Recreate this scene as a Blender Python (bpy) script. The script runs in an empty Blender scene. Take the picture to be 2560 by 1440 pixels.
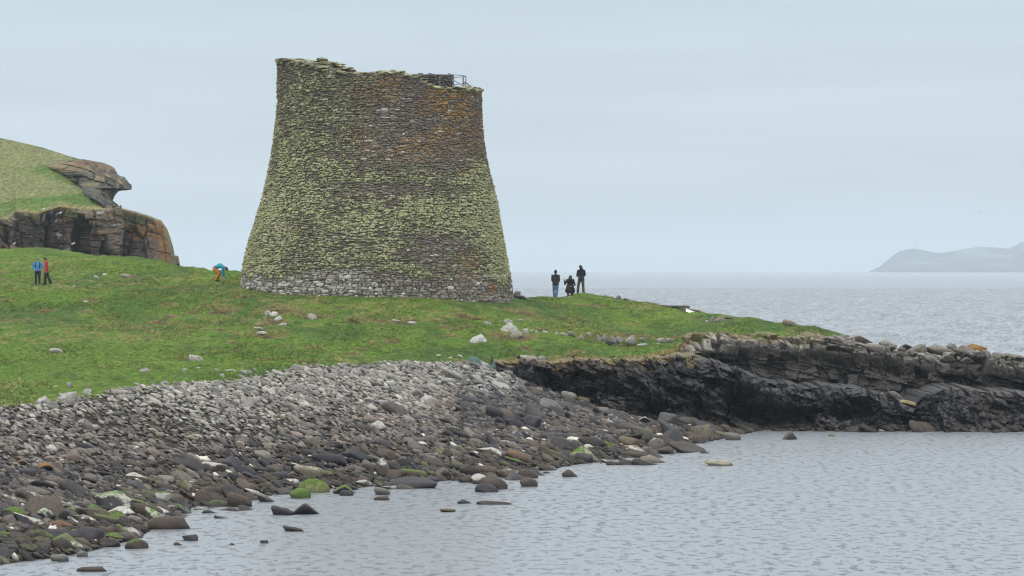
import bpy, bmesh, math, random
import numpy as np

R = math.radians
rng = np.random.default_rng(7)
random.seed(7)
scene = bpy.context.scene
COL = scene.collection

# ------------------------------------------------------------------ camera
F, H, HZ = 7040.0, 7.4, 674.5            # focal length in photo pixels (2560 wide), eye height above the water
cam_data = bpy.data.cameras.new("camera")
cam_data.sensor_width = 36.0
cam_data.lens = 36.0 * F / 2560.0
cam_data.shift_y = -(720.0 - HZ) / 2560.0
cam_data.clip_start = 1.0
cam_data.clip_end = 80000.0
cam = bpy.data.objects.new("camera", cam_data)
COL.objects.link(cam)
cam.location = (0, 0, H)
cam.rotation_euler = (R(90), 0, 0)
scene.camera = cam

# ------------------------------------------------------------------ world (overcast) and sun
SUN_EL, SUN_AZ = R(52), R(200)     # azimuth clockwise from +Y: behind the camera, a little to the left
world = bpy.data.worlds.new("World")
scene.world = world
world.use_nodes = True
wt = world.node_tree
for n in list(wt.nodes):
    wt.nodes.remove(n)
wout = wt.nodes.new("ShaderNodeOutputWorld")
bg = wt.nodes.new("ShaderNodeBackground")
bg.inputs["Strength"].default_value = 0.1
sky = wt.nodes.new("ShaderNodeTexSky")
sky.sky_type = 'NISHITA'
sky.sun_disc = False
sky.sun_elevation = SUN_EL
sky.sun_rotation = SUN_AZ
sky.dust_density = 3.0
tc = wt.nodes.new("ShaderNodeTexCoord")
sep = wt.nodes.new("ShaderNodeSeparateXYZ")
wt.links.new(tc.outputs["Generated"], sep.inputs[0])
ramp = wt.nodes.new("ShaderNodeValToRGB")        # cloud deck: brighter towards the zenith
cr = ramp.color_ramp
cr.elements[0].position = 0.0
cr.elements[0].color = (.338, .390, .432, 1)
cr.elements[1].position = 1.0
cr.elements[1].color = (1.0, 1.0, 1.0, 1)
for p_, c_ in ((.05, (.338, .390, .432, 1)), (.10, (.328, .386, .430, 1)), (.2, (.46, .50, .54, 1)), (.4, (.64, .67, .69, 1))):
    e_ = cr.elements.new(p_)
    e_.color = c_
wt.links.new(sep.outputs["Z"], ramp.inputs[0])
gain = wt.nodes.new("ShaderNodeVectorMath")
gain.operation = 'SCALE'
gain.inputs["Scale"].default_value = 19.0
wt.links.new(ramp.outputs[0], gain.inputs[0])
mapn = wt.nodes.new("ShaderNodeMapping")
mapn.inputs["Scale"].default_value = (3.2, 3.2, 34)
mapn.inputs["Rotation"].default_value = (0, R(3), 0)
wt.links.new(tc.outputs["Generated"], mapn.inputs[0])
cn = wt.nodes.new("ShaderNodeTexNoise")
cn.inputs["Scale"].default_value = 1.7
cn.inputs["Detail"].default_value = 5
cn.inputs["Roughness"].default_value = .5
wt.links.new(mapn.outputs[0], cn.inputs["Vector"])
cmr = wt.nodes.new("ShaderNodeMapRange")
cmr.inputs[1].default_value = .3
cmr.inputs[2].default_value = .7
cmr.inputs[3].default_value = .935
cmr.inputs[4].default_value = 1.065
wt.links.new(cn.outputs["Fac"], cmr.inputs[0])
cmul = wt.nodes.new("ShaderNodeVectorMath")
cmul.operation = 'SCALE'
wt.links.new(gain.outputs[0], cmul.inputs[0])
wt.links.new(cmr.outputs[0], cmul.inputs["Scale"])
smix = wt.nodes.new("ShaderNodeMix")
smix.data_type = 'RGBA'
smix.inputs[0].default_value = .92
wt.links.new(sky.outputs[0], smix.inputs[6])
wt.links.new(cmul.outputs[0], smix.inputs[7])
wt.links.new(smix.outputs[2], bg.inputs["Color"])
wt.links.new(bg.outputs[0], wout.inputs["Surface"])

sun_data = bpy.data.lights.new("sun", 'SUN')
sun_data.energy = .7
sun_data.angle = R(35)
sun_data.color = (1.0, .96, .9)
sun = bpy.data.objects.new("sun", sun_data)
COL.objects.link(sun)
sun.rotation_euler = (R(90) - SUN_EL, 0, math.pi - SUN_AZ + 0.0)
sun.location = (0, 0, 100)

vs = scene.view_settings
vs.view_transform = 'Standard'
vs.look = 'None'
vs.exposure = 0.0
vs.gamma = 1.0
vs.use_curve_mapping = False
scene.cycles.volume_bounces = 5
scene.cycles.max_bounces = 8
scene.cycles.diffuse_bounces = 3
scene.cycles.glossy_bounces = 2
scene.cycles.use_denoising = True
scene.cycles.filter_width = 1.2

# ------------------------------------------------------------------ helpers
def P(px, py, Y):
    """The point at depth Y seen at photo pixel (px, py)."""
    return np.array([(px - 1280.0) * Y / F, Y, H - (py - HZ) * Y / F])

def _hash(ix, iy, iz, seed):
    with np.errstate(over='ignore'):
        n = (ix.astype(np.int64) * 374761393 + iy.astype(np.int64) * 668265263 +
             iz.astype(np.int64) * 1274126177 + seed * 974634777).astype(np.uint64) & np.uint64(0xFFFFFFFF)
        n = ((n ^ (n >> np.uint64(13))) * np.uint64(1274126177)) & np.uint64(0xFFFFFFFF)
        n = ((n ^ (n >> np.uint64(16))) * np.uint64(2246822519)) & np.uint64(0xFFFFFFFF)
        n = n ^ (n >> np.uint64(15))
    return n.astype(np.float64) / 4294967295.0

def noise3(x, y, z, seed=0):
    x, y, z = np.broadcast_arrays(np.asarray(x, float), np.asarray(y, float), np.asarray(z, float))
    ix, iy, iz = np.floor(x).astype(int), np.floor(y).astype(int), np.floor(z).astype(int)
    fx, fy, fz = x - ix, y - iy, z - iz
    fx, fy, fz = [t * t * (3 - 2 * t) for t in (fx, fy, fz)]
    out = 0
    for dx in (0, 1):
        for dy in (0, 1):
            for dz in (0, 1):
                w = (fx if dx else 1 - fx) * (fy if dy else 1 - fy) * (fz if dz else 1 - fz)
                out = out + w * _hash(ix + dx, iy + dy, iz + dz, seed)
    return out

def fbm(x, y, z, seed=0, octv=4, gain_=.5):
    a, s, t = 1.0, 0.0, 0.0
    x, y, z = np.asarray(x, float), np.asarray(y, float), np.asarray(z, float)
    for o in range(octv):
        s = s + a * noise3(x, y, z, seed + o * 31)
        t += a
        a *= gain_
        x, y, z = x * 2.03 + 5.1, y * 2.03 + 9.7, z * 2.03 + 3.3
    return s / t

def sstep(a, b, x):
    t = np.clip((np.asarray(x, float) - a) / (b - a), 0, 1)
    return t * t * (3 - 2 * t)

def mixc(a, b, t):
    a, b = np.asarray(a, float), np.asarray(b, float)
    t = np.asarray(t, float)[..., None]
    return a * (1 - t) + b * t

def mesh_np(name, verts, faces, smooth=True, col=None):
    """verts (n,3); faces int array (m,3|4) or a list of such arrays."""
    me = bpy.data.meshes.new(name)
    verts = np.asarray(verts, np.float32)
    fl = faces if isinstance(faces, list) else [faces]
    fl = [np.asarray(f, np.int32) for f in fl if len(f)]
    nl = sum(f.size for f in fl)
    nf = sum(len(f) for f in fl)
    me.vertices.add(len(verts))
    me.vertices.foreach_set("co", verts.ravel())
    me.loops.add(nl)
    me.loops.foreach_set("vertex_index", np.concatenate([f.ravel() for f in fl]))
    me.polygons.add(nf)
    tot = np.concatenate([np.full(len(f), f.shape[1], np.int32) for f in fl])
    start = np.concatenate([[0], np.cumsum(tot)[:-1]]).astype(np.int32)
    me.polygons.foreach_set("loop_start", start)
    me.polygons.foreach_set("loop_total", tot)
    me.polygons.foreach_set("use_smooth", np.full(nf, bool(smooth)))
    me.update(calc_edges=True)
    if col is not None:
        at = me.color_attributes.new("Col", 'FLOAT_COLOR', 'POINT')
        c = np.ones((len(verts), 4), np.float32)
        c[:, :3] = col
        at.data.foreach_set("color", c.ravel())
    return me

def link(name, me, mat=None, parent=None):
    o = bpy.data.objects.new(name, me)
    COL.objects.link(o)
    if mat is not None and me is not None and len(me.materials) == 0:
        me.materials.append(mat)
    if parent is not None:
        o.parent = parent
    return o

def tag(o, label=None, cat=None, group=None, kind=None):
    if label: o["label"] = label
    if cat: o["category"] = cat
    if group: o["group"] = group
    if kind: o["kind"] = kind
    return o

def grid_faces(nu, nv):
    i = np.arange(nu - 1)[:, None] * nv + np.arange(nv - 1)[None, :]
    i = i.ravel()
    return np.stack([i, i + nv, i + nv + 1, i + 1], 1)

# ------------------------------------------------------------------ materials
def new_mat(name):
    m = bpy.data.materials.new(name)
    m.use_nodes = True
    nt = m.node_tree
    b = nt.nodes["Principled BSDF"]
    return m, nt, b

def N(nt, kind, **inp):
    n = nt.nodes.new(kind)
    for k, v in inp.items():
        n.inputs[k].default_value = v
    return n

def noise_node(nt, vec, scale, detail=4, rough=.55):
    n = N(nt, "ShaderNodeTexNoise", Scale=scale, Detail=detail, Roughness=rough)
    nt.links.new(vec, n.inputs["Vector"])
    return n

def map_range(nt, sock, a, b, c, d):
    m = nt.nodes.new("ShaderNodeMapRange")
    for i, v in enumerate((a, b, c, d)):
        m.inputs[i + 1].default_value = v
    nt.links.new(sock, m.inputs[0])
    return m.outputs[0]

def mix_rgb(nt, fac, a, b, blend='MIX'):
    m = nt.nodes.new("ShaderNodeMix")
    m.data_type = 'RGBA'
    m.blend_type = blend
    for sock, v in ((m.inputs[0], fac), (m.inputs[6], a), (m.inputs[7], b)):
        if hasattr(v, "is_linked"):
            nt.links.new(v, sock)
        elif isinstance(v, (int, float)):
            sock.default_value = v
        else:
            sock.default_value = (*v, 1)
    return m.outputs[2]

def scale_rgb(nt, col, val):
    v = nt.nodes.new("ShaderNodeVectorMath")
    v.operation = 'SCALE'
    nt.links.new(col, v.inputs[0])
    nt.links.new(val, v.inputs["Scale"])
    return v.outputs[0]

def stone_mat(name, scale=9.0, lo=.6, hi=1.4, rough=.85, bump=.02, flecks=None, wet=False, objcol=False):
    """Weathered rock: vertex colour or object colour, mottled by noise, with a bump."""
    m, nt, b = new_mat(name)
    g = nt.nodes.new("ShaderNodeNewGeometry")
    pos = g.outputs["Position"]
    if objcol:
        col = nt.nodes.new("ShaderNodeObjectInfo").outputs["Color"]
    else:
        a = nt.nodes.new("ShaderNodeAttribute")
        a.attribute_name = "Col"
        col = a.outputs["Color"]
    n1 = noise_node(nt, pos, scale, 5, .6)
    n2 = noise_node(nt, pos, scale * 3.7, 3, .6)
    c = scale_rgb(nt, col, map_range(nt, n1.outputs["Fac"], .28, .72, lo, hi))
    c = scale_rgb(nt, c, map_range(nt, n2.outputs["Fac"], .3, .7, .75, 1.25))
    if objcol:
        tn = nt.nodes.new("ShaderNodeSeparateXYZ")
        nt.links.new(g.outputs["Normal"], tn.inputs[0])
        for attr, rgb, sc, up0, up1 in (("white_amount", (.43, .42, .37), 6, .0, .8), ("algae_amount", (.085, .148, .02), 4, -.3, .8), ("orange_amount", (.22, .105, .035), 2.2, -.4, .4)):
            at = nt.nodes.new("ShaderNodeAttribute")
            at.attribute_type = 'OBJECT'
            at.attribute_name = attr
            nn = noise_node(nt, pos, sc, 5, .62)
            up = map_range(nt, tn.outputs["Z"], up0, up1, -.35, .35)
            s1 = nt.nodes.new("ShaderNodeMath"); s1.operation = 'ADD'
            nt.links.new(nn.outputs["Fac"], s1.inputs[0]); nt.links.new(up, s1.inputs[1])
            s2 = nt.nodes.new("ShaderNodeMath"); s2.operation = 'ADD'
            nt.links.new(s1.outputs[0], s2.inputs[0]); nt.links.new(at.outputs["Fac"], s2.inputs[1])
            f = map_range(nt, s2.outputs[0], 1.0, 1.18, 0, 1)
            rgbv = scale_rgb(nt, N(nt, "ShaderNodeRGB").outputs[0], map_range(nt, n2.outputs["Fac"], .3, .7, .6, 1.4))
            nt.nodes[-1]
            src = rgbv.node.inputs[0].links[0].from_node
            src.outputs[0].default_value = (*rgb, 1)
            c = mix_rgb(nt, f, c, rgbv)
    if wet:
        sp = nt.nodes.new("ShaderNodeSeparateXYZ")
        nt.links.new(pos, sp.inputs[0])
        wn = noise_node(nt, pos, 1.3, 3)
        ad = nt.nodes.new("ShaderNodeMath"); ad.operation = 'MULTIPLY_ADD'
        nt.links.new(wn.outputs["Fac"], ad.inputs[0]); ad.inputs[1].default_value = -.3
        nt.links.new(sp.outputs["Z"], ad.inputs[2])
        wetf = map_range(nt, ad.outputs[0], -.12, .12, 1, 0)
        wc = scale_rgb(nt, c, map_range(nt, wetf, 0, 1, 1, .5))
        c = wc
        nt.links.new(map_range(nt, wetf, 0, 1, rough, .38), b.inputs["Roughness"])
    else:
        b.inputs["Roughness"].default_value = rough
    if flecks:
        fn = noise_node(nt, pos, flecks[0], 3, .7)
        c = mix_rgb(nt, map_range(nt, fn.outputs["Fac"], flecks[1], flecks[1] + .04, 0, flecks[3]), c, flecks[2])
    nt.links.new(c, b.inputs["Base Color"])
    b.inputs["Specular IOR Level"].default_value = .3
    bp = N(nt, "ShaderNodeBump", Strength=.8, Distance=bump)
    nt.links.new(n1.outputs["Fac"], bp.inputs["Height"])
    bp2 = N(nt, "ShaderNodeBump", Strength=.7, Distance=bump * .4)
    nt.links.new(n2.outputs["Fac"], bp2.inputs["Height"])
    nt.links.new(bp.outputs[0], bp2.inputs["Normal"])
    nt.links.new(bp2.outputs[0], b.inputs["Normal"])
    return m

def wall_mat():
    """Rough masonry; the attribute Lichen says how much of it the lichen covers, fine noise decides where."""
    m, nt, b = new_mat("lichened_masonry")
    g = nt.nodes.new("ShaderNodeNewGeometry")
    a = nt.nodes.new("ShaderNodeAttribute"); a.attribute_name = "Col"
    l = nt.nodes.new("ShaderNodeAttribute"); l.attribute_name = "Lichen"
    mp = N(nt, "ShaderNodeMapping", Scale=(1, 1, 1.7))
    nt.links.new(g.outputs["Position"], mp.inputs[0])
    n1 = noise_node(nt, mp.outputs[0], 4.2, 8, .72)
    n2 = noise_node(nt, mp.outputs[0], 13, 5, .65)
    n3 = noise_node(nt, mp.outputs[0], 1.1, 4, .6)
    c = scale_rgb(nt, a.outputs["Color"], map_range(nt, n2.outputs["Fac"], .28, .72, .55, 1.45))
    sm = nt.nodes.new("ShaderNodeMath"); sm.operation = 'ADD'
    nt.links.new(l.outputs["Fac"], sm.inputs[0]); nt.links.new(n1.outputs["Fac"], sm.inputs[1])
    f = map_range(nt, sm.outputs[0], .97, 1.09, 0, 1)
    lc = mix_rgb(nt, map_range(nt, n2.outputs["Fac"], .35, .66, 0, 1), (.29, .285, .165), (.61, .605, .37))
    lc = mix_rgb(nt, map_range(nt, n3.outputs["Fac"], .4, .65, 0, .7), lc, (.43, .44, .235))
    c = mix_rgb(nt, f, c, lc)
    nt.links.new(c, b.inputs["Base Color"])
    b.inputs["Roughness"].default_value = .95
    b.inputs["Specular IOR Level"].default_value = .15
    bp = N(nt, "ShaderNodeBump", Strength=1.0, Distance=.05)
    nt.links.new(n2.outputs["Fac"], bp.inputs["Height"])
    bp2 = N(nt, "ShaderNodeBump", Strength=1.0, Distance=.04)
    nt.links.new(f, bp2.inputs["Height"]); nt.links.new(bp.outputs[0], bp2.inputs["Normal"])
    nt.links.new(bp2.outputs[0], b.inputs["Normal"])
    return m
M_wall = wall_mat()
M_cliff = stone_mat("cliff_rock", 5, .55, 1.5, .6, .08, flecks=(6, .775, (.42, .41, .39), .6))
M_far_cliff = stone_mat("far_cliff_rock", 2.2, .62, 1.4, .8, .08)
M_boulder = stone_mat("boulder_rock", 7, .7, 1.3, .7, .015, wet=True, objcol=True)
M_field = stone_mat("lichen_stone", 8, .45, 1.3, .9, .04, objcol=True)
M_cobble = stone_mat("cobble_rock", 8, .75, 1.25, .75, .01, wet=True)

def grass_mat(name, sc=1.0):
    m, nt, b = new_mat(name)
    g = nt.nodes.new("ShaderNodeNewGeometry")
    a = nt.nodes.new("ShaderNodeAttribute")
    a.attribute_name = "Col"
    mp = N(nt, "ShaderNodeMapping", Scale=(1, .45, 1))
    nt.links.new(g.outputs["Position"], mp.inputs[0])
    n1 = noise_node(nt, mp.outputs[0], 5 * sc, 5, .65)
    n2 = noise_node(nt, mp.outputs[0], 1.1 * sc, 4, .6)
    n0 = noise_node(nt, mp.outputs[0], 15 * sc, 4, .7)
    c = scale_rgb(nt, a.outputs["Color"], map_range(nt, n1.outputs["Fac"], .28, .72, .4, 1.6))
    c = scale_rgb(nt, c, map_range(nt, n0.outputs["Fac"], .3, .7, .7, 1.3))
    c = mix_rgb(nt, map_range(nt, n2.outputs["Fac"], .52, .72, 0, .22), c, (.16, .175, .05))
    nt.links.new(c, b.inputs["Base Color"])
    b.inputs["Roughness"].default_value = .95
    b.inputs["Specular IOR Level"].default_value = .1
    bp = N(nt, "ShaderNodeBump", Strength=1.0, Distance=.08 / sc)
    nt.links.new(n1.outputs["Fac"], bp.inputs["Height"])
    nt.links.new(bp.outputs[0], b.inputs["Normal"])
    return m

M_grass = grass_mat("turf")
M_hill = grass_mat("hill_turf", .5)

def plain_mat(name, rgb, rough=.8, var=.25, sc=12, metallic=0, bump=.004):
    m, nt, b = new_mat(name)
    g = nt.nodes.new("ShaderNodeNewGeometry")
    n = noise_node(nt, g.outputs["Position"], sc, 3)
    r = N(nt, "ShaderNodeRGB")
    r.outputs[0].default_value = (*rgb, 1)
    c = scale_rgb(nt, r.outputs[0], map_range(nt, n.outputs["Fac"], .3, .7, 1 - var, 1 + var))
    nt.links.new(c, b.inputs["Base Color"])
    b.inputs["Roughness"].default_value = rough
    b.inputs["Metallic"].default_value = metallic
    bp = N(nt, "ShaderNodeBump", Strength=.6, Distance=bump)
    nt.links.new(n.outputs["Fac"], bp.inputs["Height"])
    nt.links.new(bp.outputs[0], b.inputs["Normal"])
    return m

# ------------------------------------------------------------------ terrain functions
class TPS:
    def __init__(self, pts, lam=.002):
        p = np.asarray(pts, float)
        self.c, z = p[:, :2] / 50.0, p[:, 2]
        n = len(p)
        A = np.zeros((n + 3, n + 3))
        A[:n, :n] = self.k(self.c, self.c) + lam * np.eye(n)
        A[:n, n] = A[n, :n] = 1
        A[:n, n + 1:] = self.c
        A[n + 1:, :n] = self.c.T
        self.w = np.linalg.solve(A, np.concatenate([z, [0, 0, 0]]))
    @staticmethod
    def k(a, b):
        r2 = ((a[:, None, :] - b[None]) ** 2).sum(-1)
        return .5 * r2 * np.log(r2 + 1e-12)
    def __call__(self, x, y):
        x, y = np.broadcast_arrays(np.asarray(x, float), np.asarray(y, float))
        q = np.stack([x.ravel(), y.ravel()], 1) / 50.0
        out = np.empty(len(q))
        for i in range(0, len(q), 60000):
            s = q[i:i + 60000]
            out[i:i + 60000] = self.k(s, self.c) @ self.w[:-3] + self.w[-3] + s @ self.w[-2:]
        return out.reshape(x.shape)

SHORE = [(-400, 1470), (0, 1408), (170, 1392), (370, 1335), (560, 1250), (800, 1222), (1200, 1195), (1500, 1150), (1700, 1115), (1880, 1082)]
shore_pts = [P(px, py, F * H / (py - HZ)) for px, py in SHORE]
EDGE = [(-420, 1085, 88), (-200, 1050, 93), (0, 1022, 97), (150, 1005, 99.5), (300, 982, 102), (430, 968, 105.5), (560, 958, 109), (660, 942, 113),
        (760, 920, 118), (1000, 910, 125), (1240, 905, 130), (1300, 903, 130.6), (1400, 900, 130.5), (1560, 898, 131.2), (1640, 890, 132), (1685, 876, 133.5), (1700, 868, 135.5)]
UP = [(1720, 856, 136.5), (1780, 848, 137.2), (1850, 843, 138), (1950, 846, 138.5), (2080, 850, 139), (2130, 862, 139), (2200, 872, 138.5), (2260, 886, 138),
      (2330, 892, 138), (2420, 896, 138), (2480, 894, 138.5), (2560, 902, 138), (2720, 915, 138), (2900, 940, 138)]
edge_pts = np.array([P(*e) for e in EDGE + UP])
o_ = np.argsort(edge_pts[:, 0])
edge_pts = edge_pts[o_]
def edge_y(x):
    return np.interp(x, edge_pts[:, 0], edge_pts[:, 1])

beach_ctrl = list(shore_pts) + [P(*e) for e in EDGE[:11]] + [P(1300, 955, 129), P(1440, 1004, 128.5), P(1560, 1040, 128.8), P(1640, 1058, 129), P(1850, 1077, 129.5)]
for (px, py), s in zip(SHORE, shore_pts):                      # sea bed in front of the shore
    beach_ctrl.append(np.array([s[0] + 4, s[1] - 7, -1.1]))
    beach_ctrl.append(np.array([s[0] + 12, s[1] - 22, -3.0]))
beach_ctrl += [np.array([16, 130, -1.2]), np.array([26, 132, -1.6]), np.array([20, 118, -3]), np.array([10, 145, .2]), np.array([-10, 145, 5.]), np.array([-40, 120, 4.0])]
beach_f = TPS(beach_ctrl)

G_CTRL = [(0, 900, 118), (0, 800, 140), (0, 700, 178), (0, 650, 200), (0, 627, 215), (-250, 900, 116), (-250, 760, 150), (-250, 620, 215),
          (160, 630.5, 214), (300, 900, 120), (300, 800, 142), (300, 700, 175), (240, 640, 210), (330, 653, 204), (430, 664, 197), (560, 900, 122), (560, 800, 142), (560, 712, 165),
          (520, 677, 186), (600, 687, 181), (603, 712, 160), (770, 733, 154.5), (941, 741, 152.4), (1110, 744, 154), (1283, 746, 160), (1330, 748, 163),
          (940, 900, 128.5), (940, 830, 138), (940, 780, 146), (700, 870, 127), (700, 790, 143), (1250, 860, 136), (1250, 800, 147), (1250, 765, 155),
          (1350, 748.5, 170), (1390, 747.5, 172), (1440, 743, 173), (1470, 740.5, 173), (1520, 739, 172.5), (1560, 746, 171), (1600, 756, 169), (1680, 768, 166), (1750, 785, 163),
          (1850, 797, 160), (2000, 820, 157), (2100, 838, 152.5), (1400, 870, 136), (1400, 830, 144), (1400, 790, 155), (1600, 865, 141), (1600, 835, 149), (1600, 800, 157),
          (1800, 830, 146), (1950, 838, 146), (2250, 886, 141.5), (2400, 899, 141), (2560, 903, 141), (2720, 916, 141), (2150, 856, 144)]
g_ctrl = [P(*e) for e in G_CTRL] + [P(*e) for e in EDGE + UP]
for px, py, Y in [(0, 627, 215), (-250, 620, 215), (240, 640, 210), (430, 664, 197), (600, 687, 181), (1350, 748.5, 170), (1470, 740, 173), (1560, 746, 171), (1680, 768, 166), (1850, 797, 160),
                  (2000, 820, 157), (2100, 838, 152.5), (2250, 886, 141.5), (2400, 899, 141), (2720, 916, 141)]:   # the far side of the crest falls away to the sea
    q = P(px, py, Y)
    g_ctrl += [q + (0, 7, -.75), q + (0, 22, -3.6)]
g_ctrl += [np.array([-7.6, 168, 6.55]), np.array([-7.6, 160, 6.3])]
grass_f = TPS(g_ctrl, .0008)

def ground(x, y):
    x, y = np.broadcast_arrays(np.asarray(x, float), np.asarray(y, float))
    e = edge_y(x)
    w = np.where(x < -.8, 1.6, .25)
    t = sstep(-w, w, y - e)
    b, g = beach_f(x, y), grass_f(x, y)
    g = np.where(y > e - 2, g, b)
    return b * (1 - t) + np.maximum(g, -3) * t

def ray_ground(px, py, lo=66.0, hi=230.0):
    """First place where the sight line through (px, py) meets the ground or the water."""
    Y = np.linspace(lo, hi, 900)
    x = (px - 1280) * Y / F
    z = H - (py - HZ) * Y / F
    g = np.maximum(ground(x, Y), 0.0)
    k = np.argmax(z <= g)
    if not (z <= g).any():
        k = np.argmin(z - g)
    return np.array([x[k], Y[k], g[k]])

# soil scars and dry patches in the turf: (px, py, half width, half height, kind)
SCARS = [(700, 778, 45, 10, 1), (655, 832, 45, 9, 1), (795, 887, 20, 8, 2), (835, 889, 24, 8, 2), (1310, 781, 40, 7, 1), (790, 789, 34, 7, 1), (30, 797, 45, 8, 1),
         (10, 756, 24, 5, 1), (225, 752, 26, 6, 1), (325, 688, 22, 4, 1), (1010, 803, 30, 6, 1), (885, 807, 30, 5, 2), (940, 802, 30, 5, 1), (640, 905, 30, 6, 1),
         (668, 903, 24, 6, 1), (585, 876, 18, 5, 1), (480, 775, 16, 3, 1), (330, 745, 18, 3, 1), (700, 860, 50, 5, 2), (560, 775, 30, 4, 1), (410, 805, 45, 3, 1), (350, 817, 30, 3, 1),
         (140, 736, 22, 4, 1), (180, 735, 22, 2, 1), (250, 735, 26, 2, 1), (360, 733, 40, 2, 1), (460, 737, 22, 3, 2), (1500, 838, 110, 7, 1), (1400, 825, 70, 5, 2), (1600, 838, 60, 8, 1),
         (1700, 838, 70, 6, 1), (1480, 905, 130, 8, 1), (1320, 908, 50, 7, 1), (2020, 838, 34, 5, 1), (905, 875, 18, 3, 1), (750, 905, 22, 3, 2), (1285, 842, 60, 7, 1)]
for q in range(70):
    a_, b__ = random.uniform(0, 1650), random.uniform(735, 930)
    SCARS.append((a_, b__, random.uniform(10, 34), random.uniform(2, 4.5), random.choice([1, 1, 1, 2])))
scar_xyz = [(*ray_ground(a, b), a, b, c, d, k) for a, b, c, d, k in SCARS]

def turf_bumps(x, y):
    t = .24 * (fbm(x * .5, y * .22, 0 * x, 3, 4) - .5) * 2
    tr = np.abs(fbm(x * .35, y * .55, 0 * x, 17, 3) - .5) * 2            # terracettes
    t = t + .13 * (1 - sstep(0, .25, tr)) * sstep(.45, .6, fbm(x * .06, y * .05, 0 * x, 23, 2) + .08)
    t = t + .10 * (fbm(x * 2.0, y * 1.0, 0 * x, 41, 3) - .5) * 2
    return t

# ------------------------------------------------------------------ ground sheet
xs = np.arange(-56, 36, .15)
ys = np.concatenate([np.arange(62, 100, .25), np.arange(100, 186, .16), np.arange(186, 246, .4)])
GX, GY = np.meshgrid(xs, ys, indexing='ij')
GZ = ground(GX, GY)
land = sstep(-.4, 1.2, GY - edge_y(GX))
keep_flat = 1 - .85 * sstep(3.0, .5, np.abs(np.hypot(GX + 7.6, GY - 160) - 8.3))
GZ = GZ + turf_bumps(GX, GY) * land * keep_flat
for sx, sy, sz, a, b_, c_, d_, k in scar_xyz:                 # hollows under the overhanging turf
    ux, uy = (GX - sx) / (c_ * sy / F), (GY - sy) / np.maximum(.5, d_ * sy / F * 7)
    GZ -= .3 * np.exp(-(ux ** 2 + uy ** 2)) * (1.5 if k == 2 else .8)

n_big = fbm(GX * .12, GY * .07, 0 * GX, 5, 4)
n_mid = fbm(GX * .6, GY * .25, 0 * GX, 8, 4)
n_fin = fbm(GX * 2.2, GY * .9, 0 * GX, 12, 3)
gc = mixc((.088, .152, .024), (.060, .112, .025), sstep(.42, .6, n_big))
gc = mixc(gc, (.125, .175, .03), sstep(.52, .72, n_mid) * .6)
dry_zone = sstep(.36, .56, fbm(GX * .09 + 3, GY * .06, 0 * GX, 77, 3))
gc = mixc(gc, (.21, .18, .075), sstep(.52, .64, n_fin) * dry_zone * .55)
gc = mixc(gc, (.04, .065, .02), sstep(.56, .7, fbm(GX * 1.3, GY * .6, 0 * GX, 91, 3)) * .55)
for sx, sy, sz, a, b_, c_, d_, k in scar_xyz:
    ux, uy = (GX - sx) / (c_ * sy / F), (GY - sy) / np.maximum(.6, d_ * sy / F * 9)
    r = np.sqrt(ux ** 2 + uy ** 2) + (n_fin - .5) * 1.6
    gc = mixc(gc, (.19, .145, .07), sstep(1.5, .9, r) * .8)
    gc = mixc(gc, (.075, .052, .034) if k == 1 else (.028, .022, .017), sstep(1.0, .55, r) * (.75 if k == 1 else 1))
edge_d = GY - edge_y(GX)
right = sstep(-1.2, .8, GX)
gc = mixc(gc, (.21, .15, .07), sstep(1.8, .2, edge_d + (n_mid - .5) * 3) * right * .85)
pxg = GX / GY * F + 1280
gc = mixc(gc, (.16, .145, .12), sstep(2085, 2120, pxg + 40 * (n_mid - .5)))
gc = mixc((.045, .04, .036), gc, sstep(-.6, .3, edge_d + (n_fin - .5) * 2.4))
ground_me = mesh_np("ground", np.stack([GX, GY, GZ], -1).reshape(-1, 3), grid_faces(len(xs), len(ys)), True, gc.reshape(-1, 3))
tag(link("ground", ground_me, M_grass), kind="structure")

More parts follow.
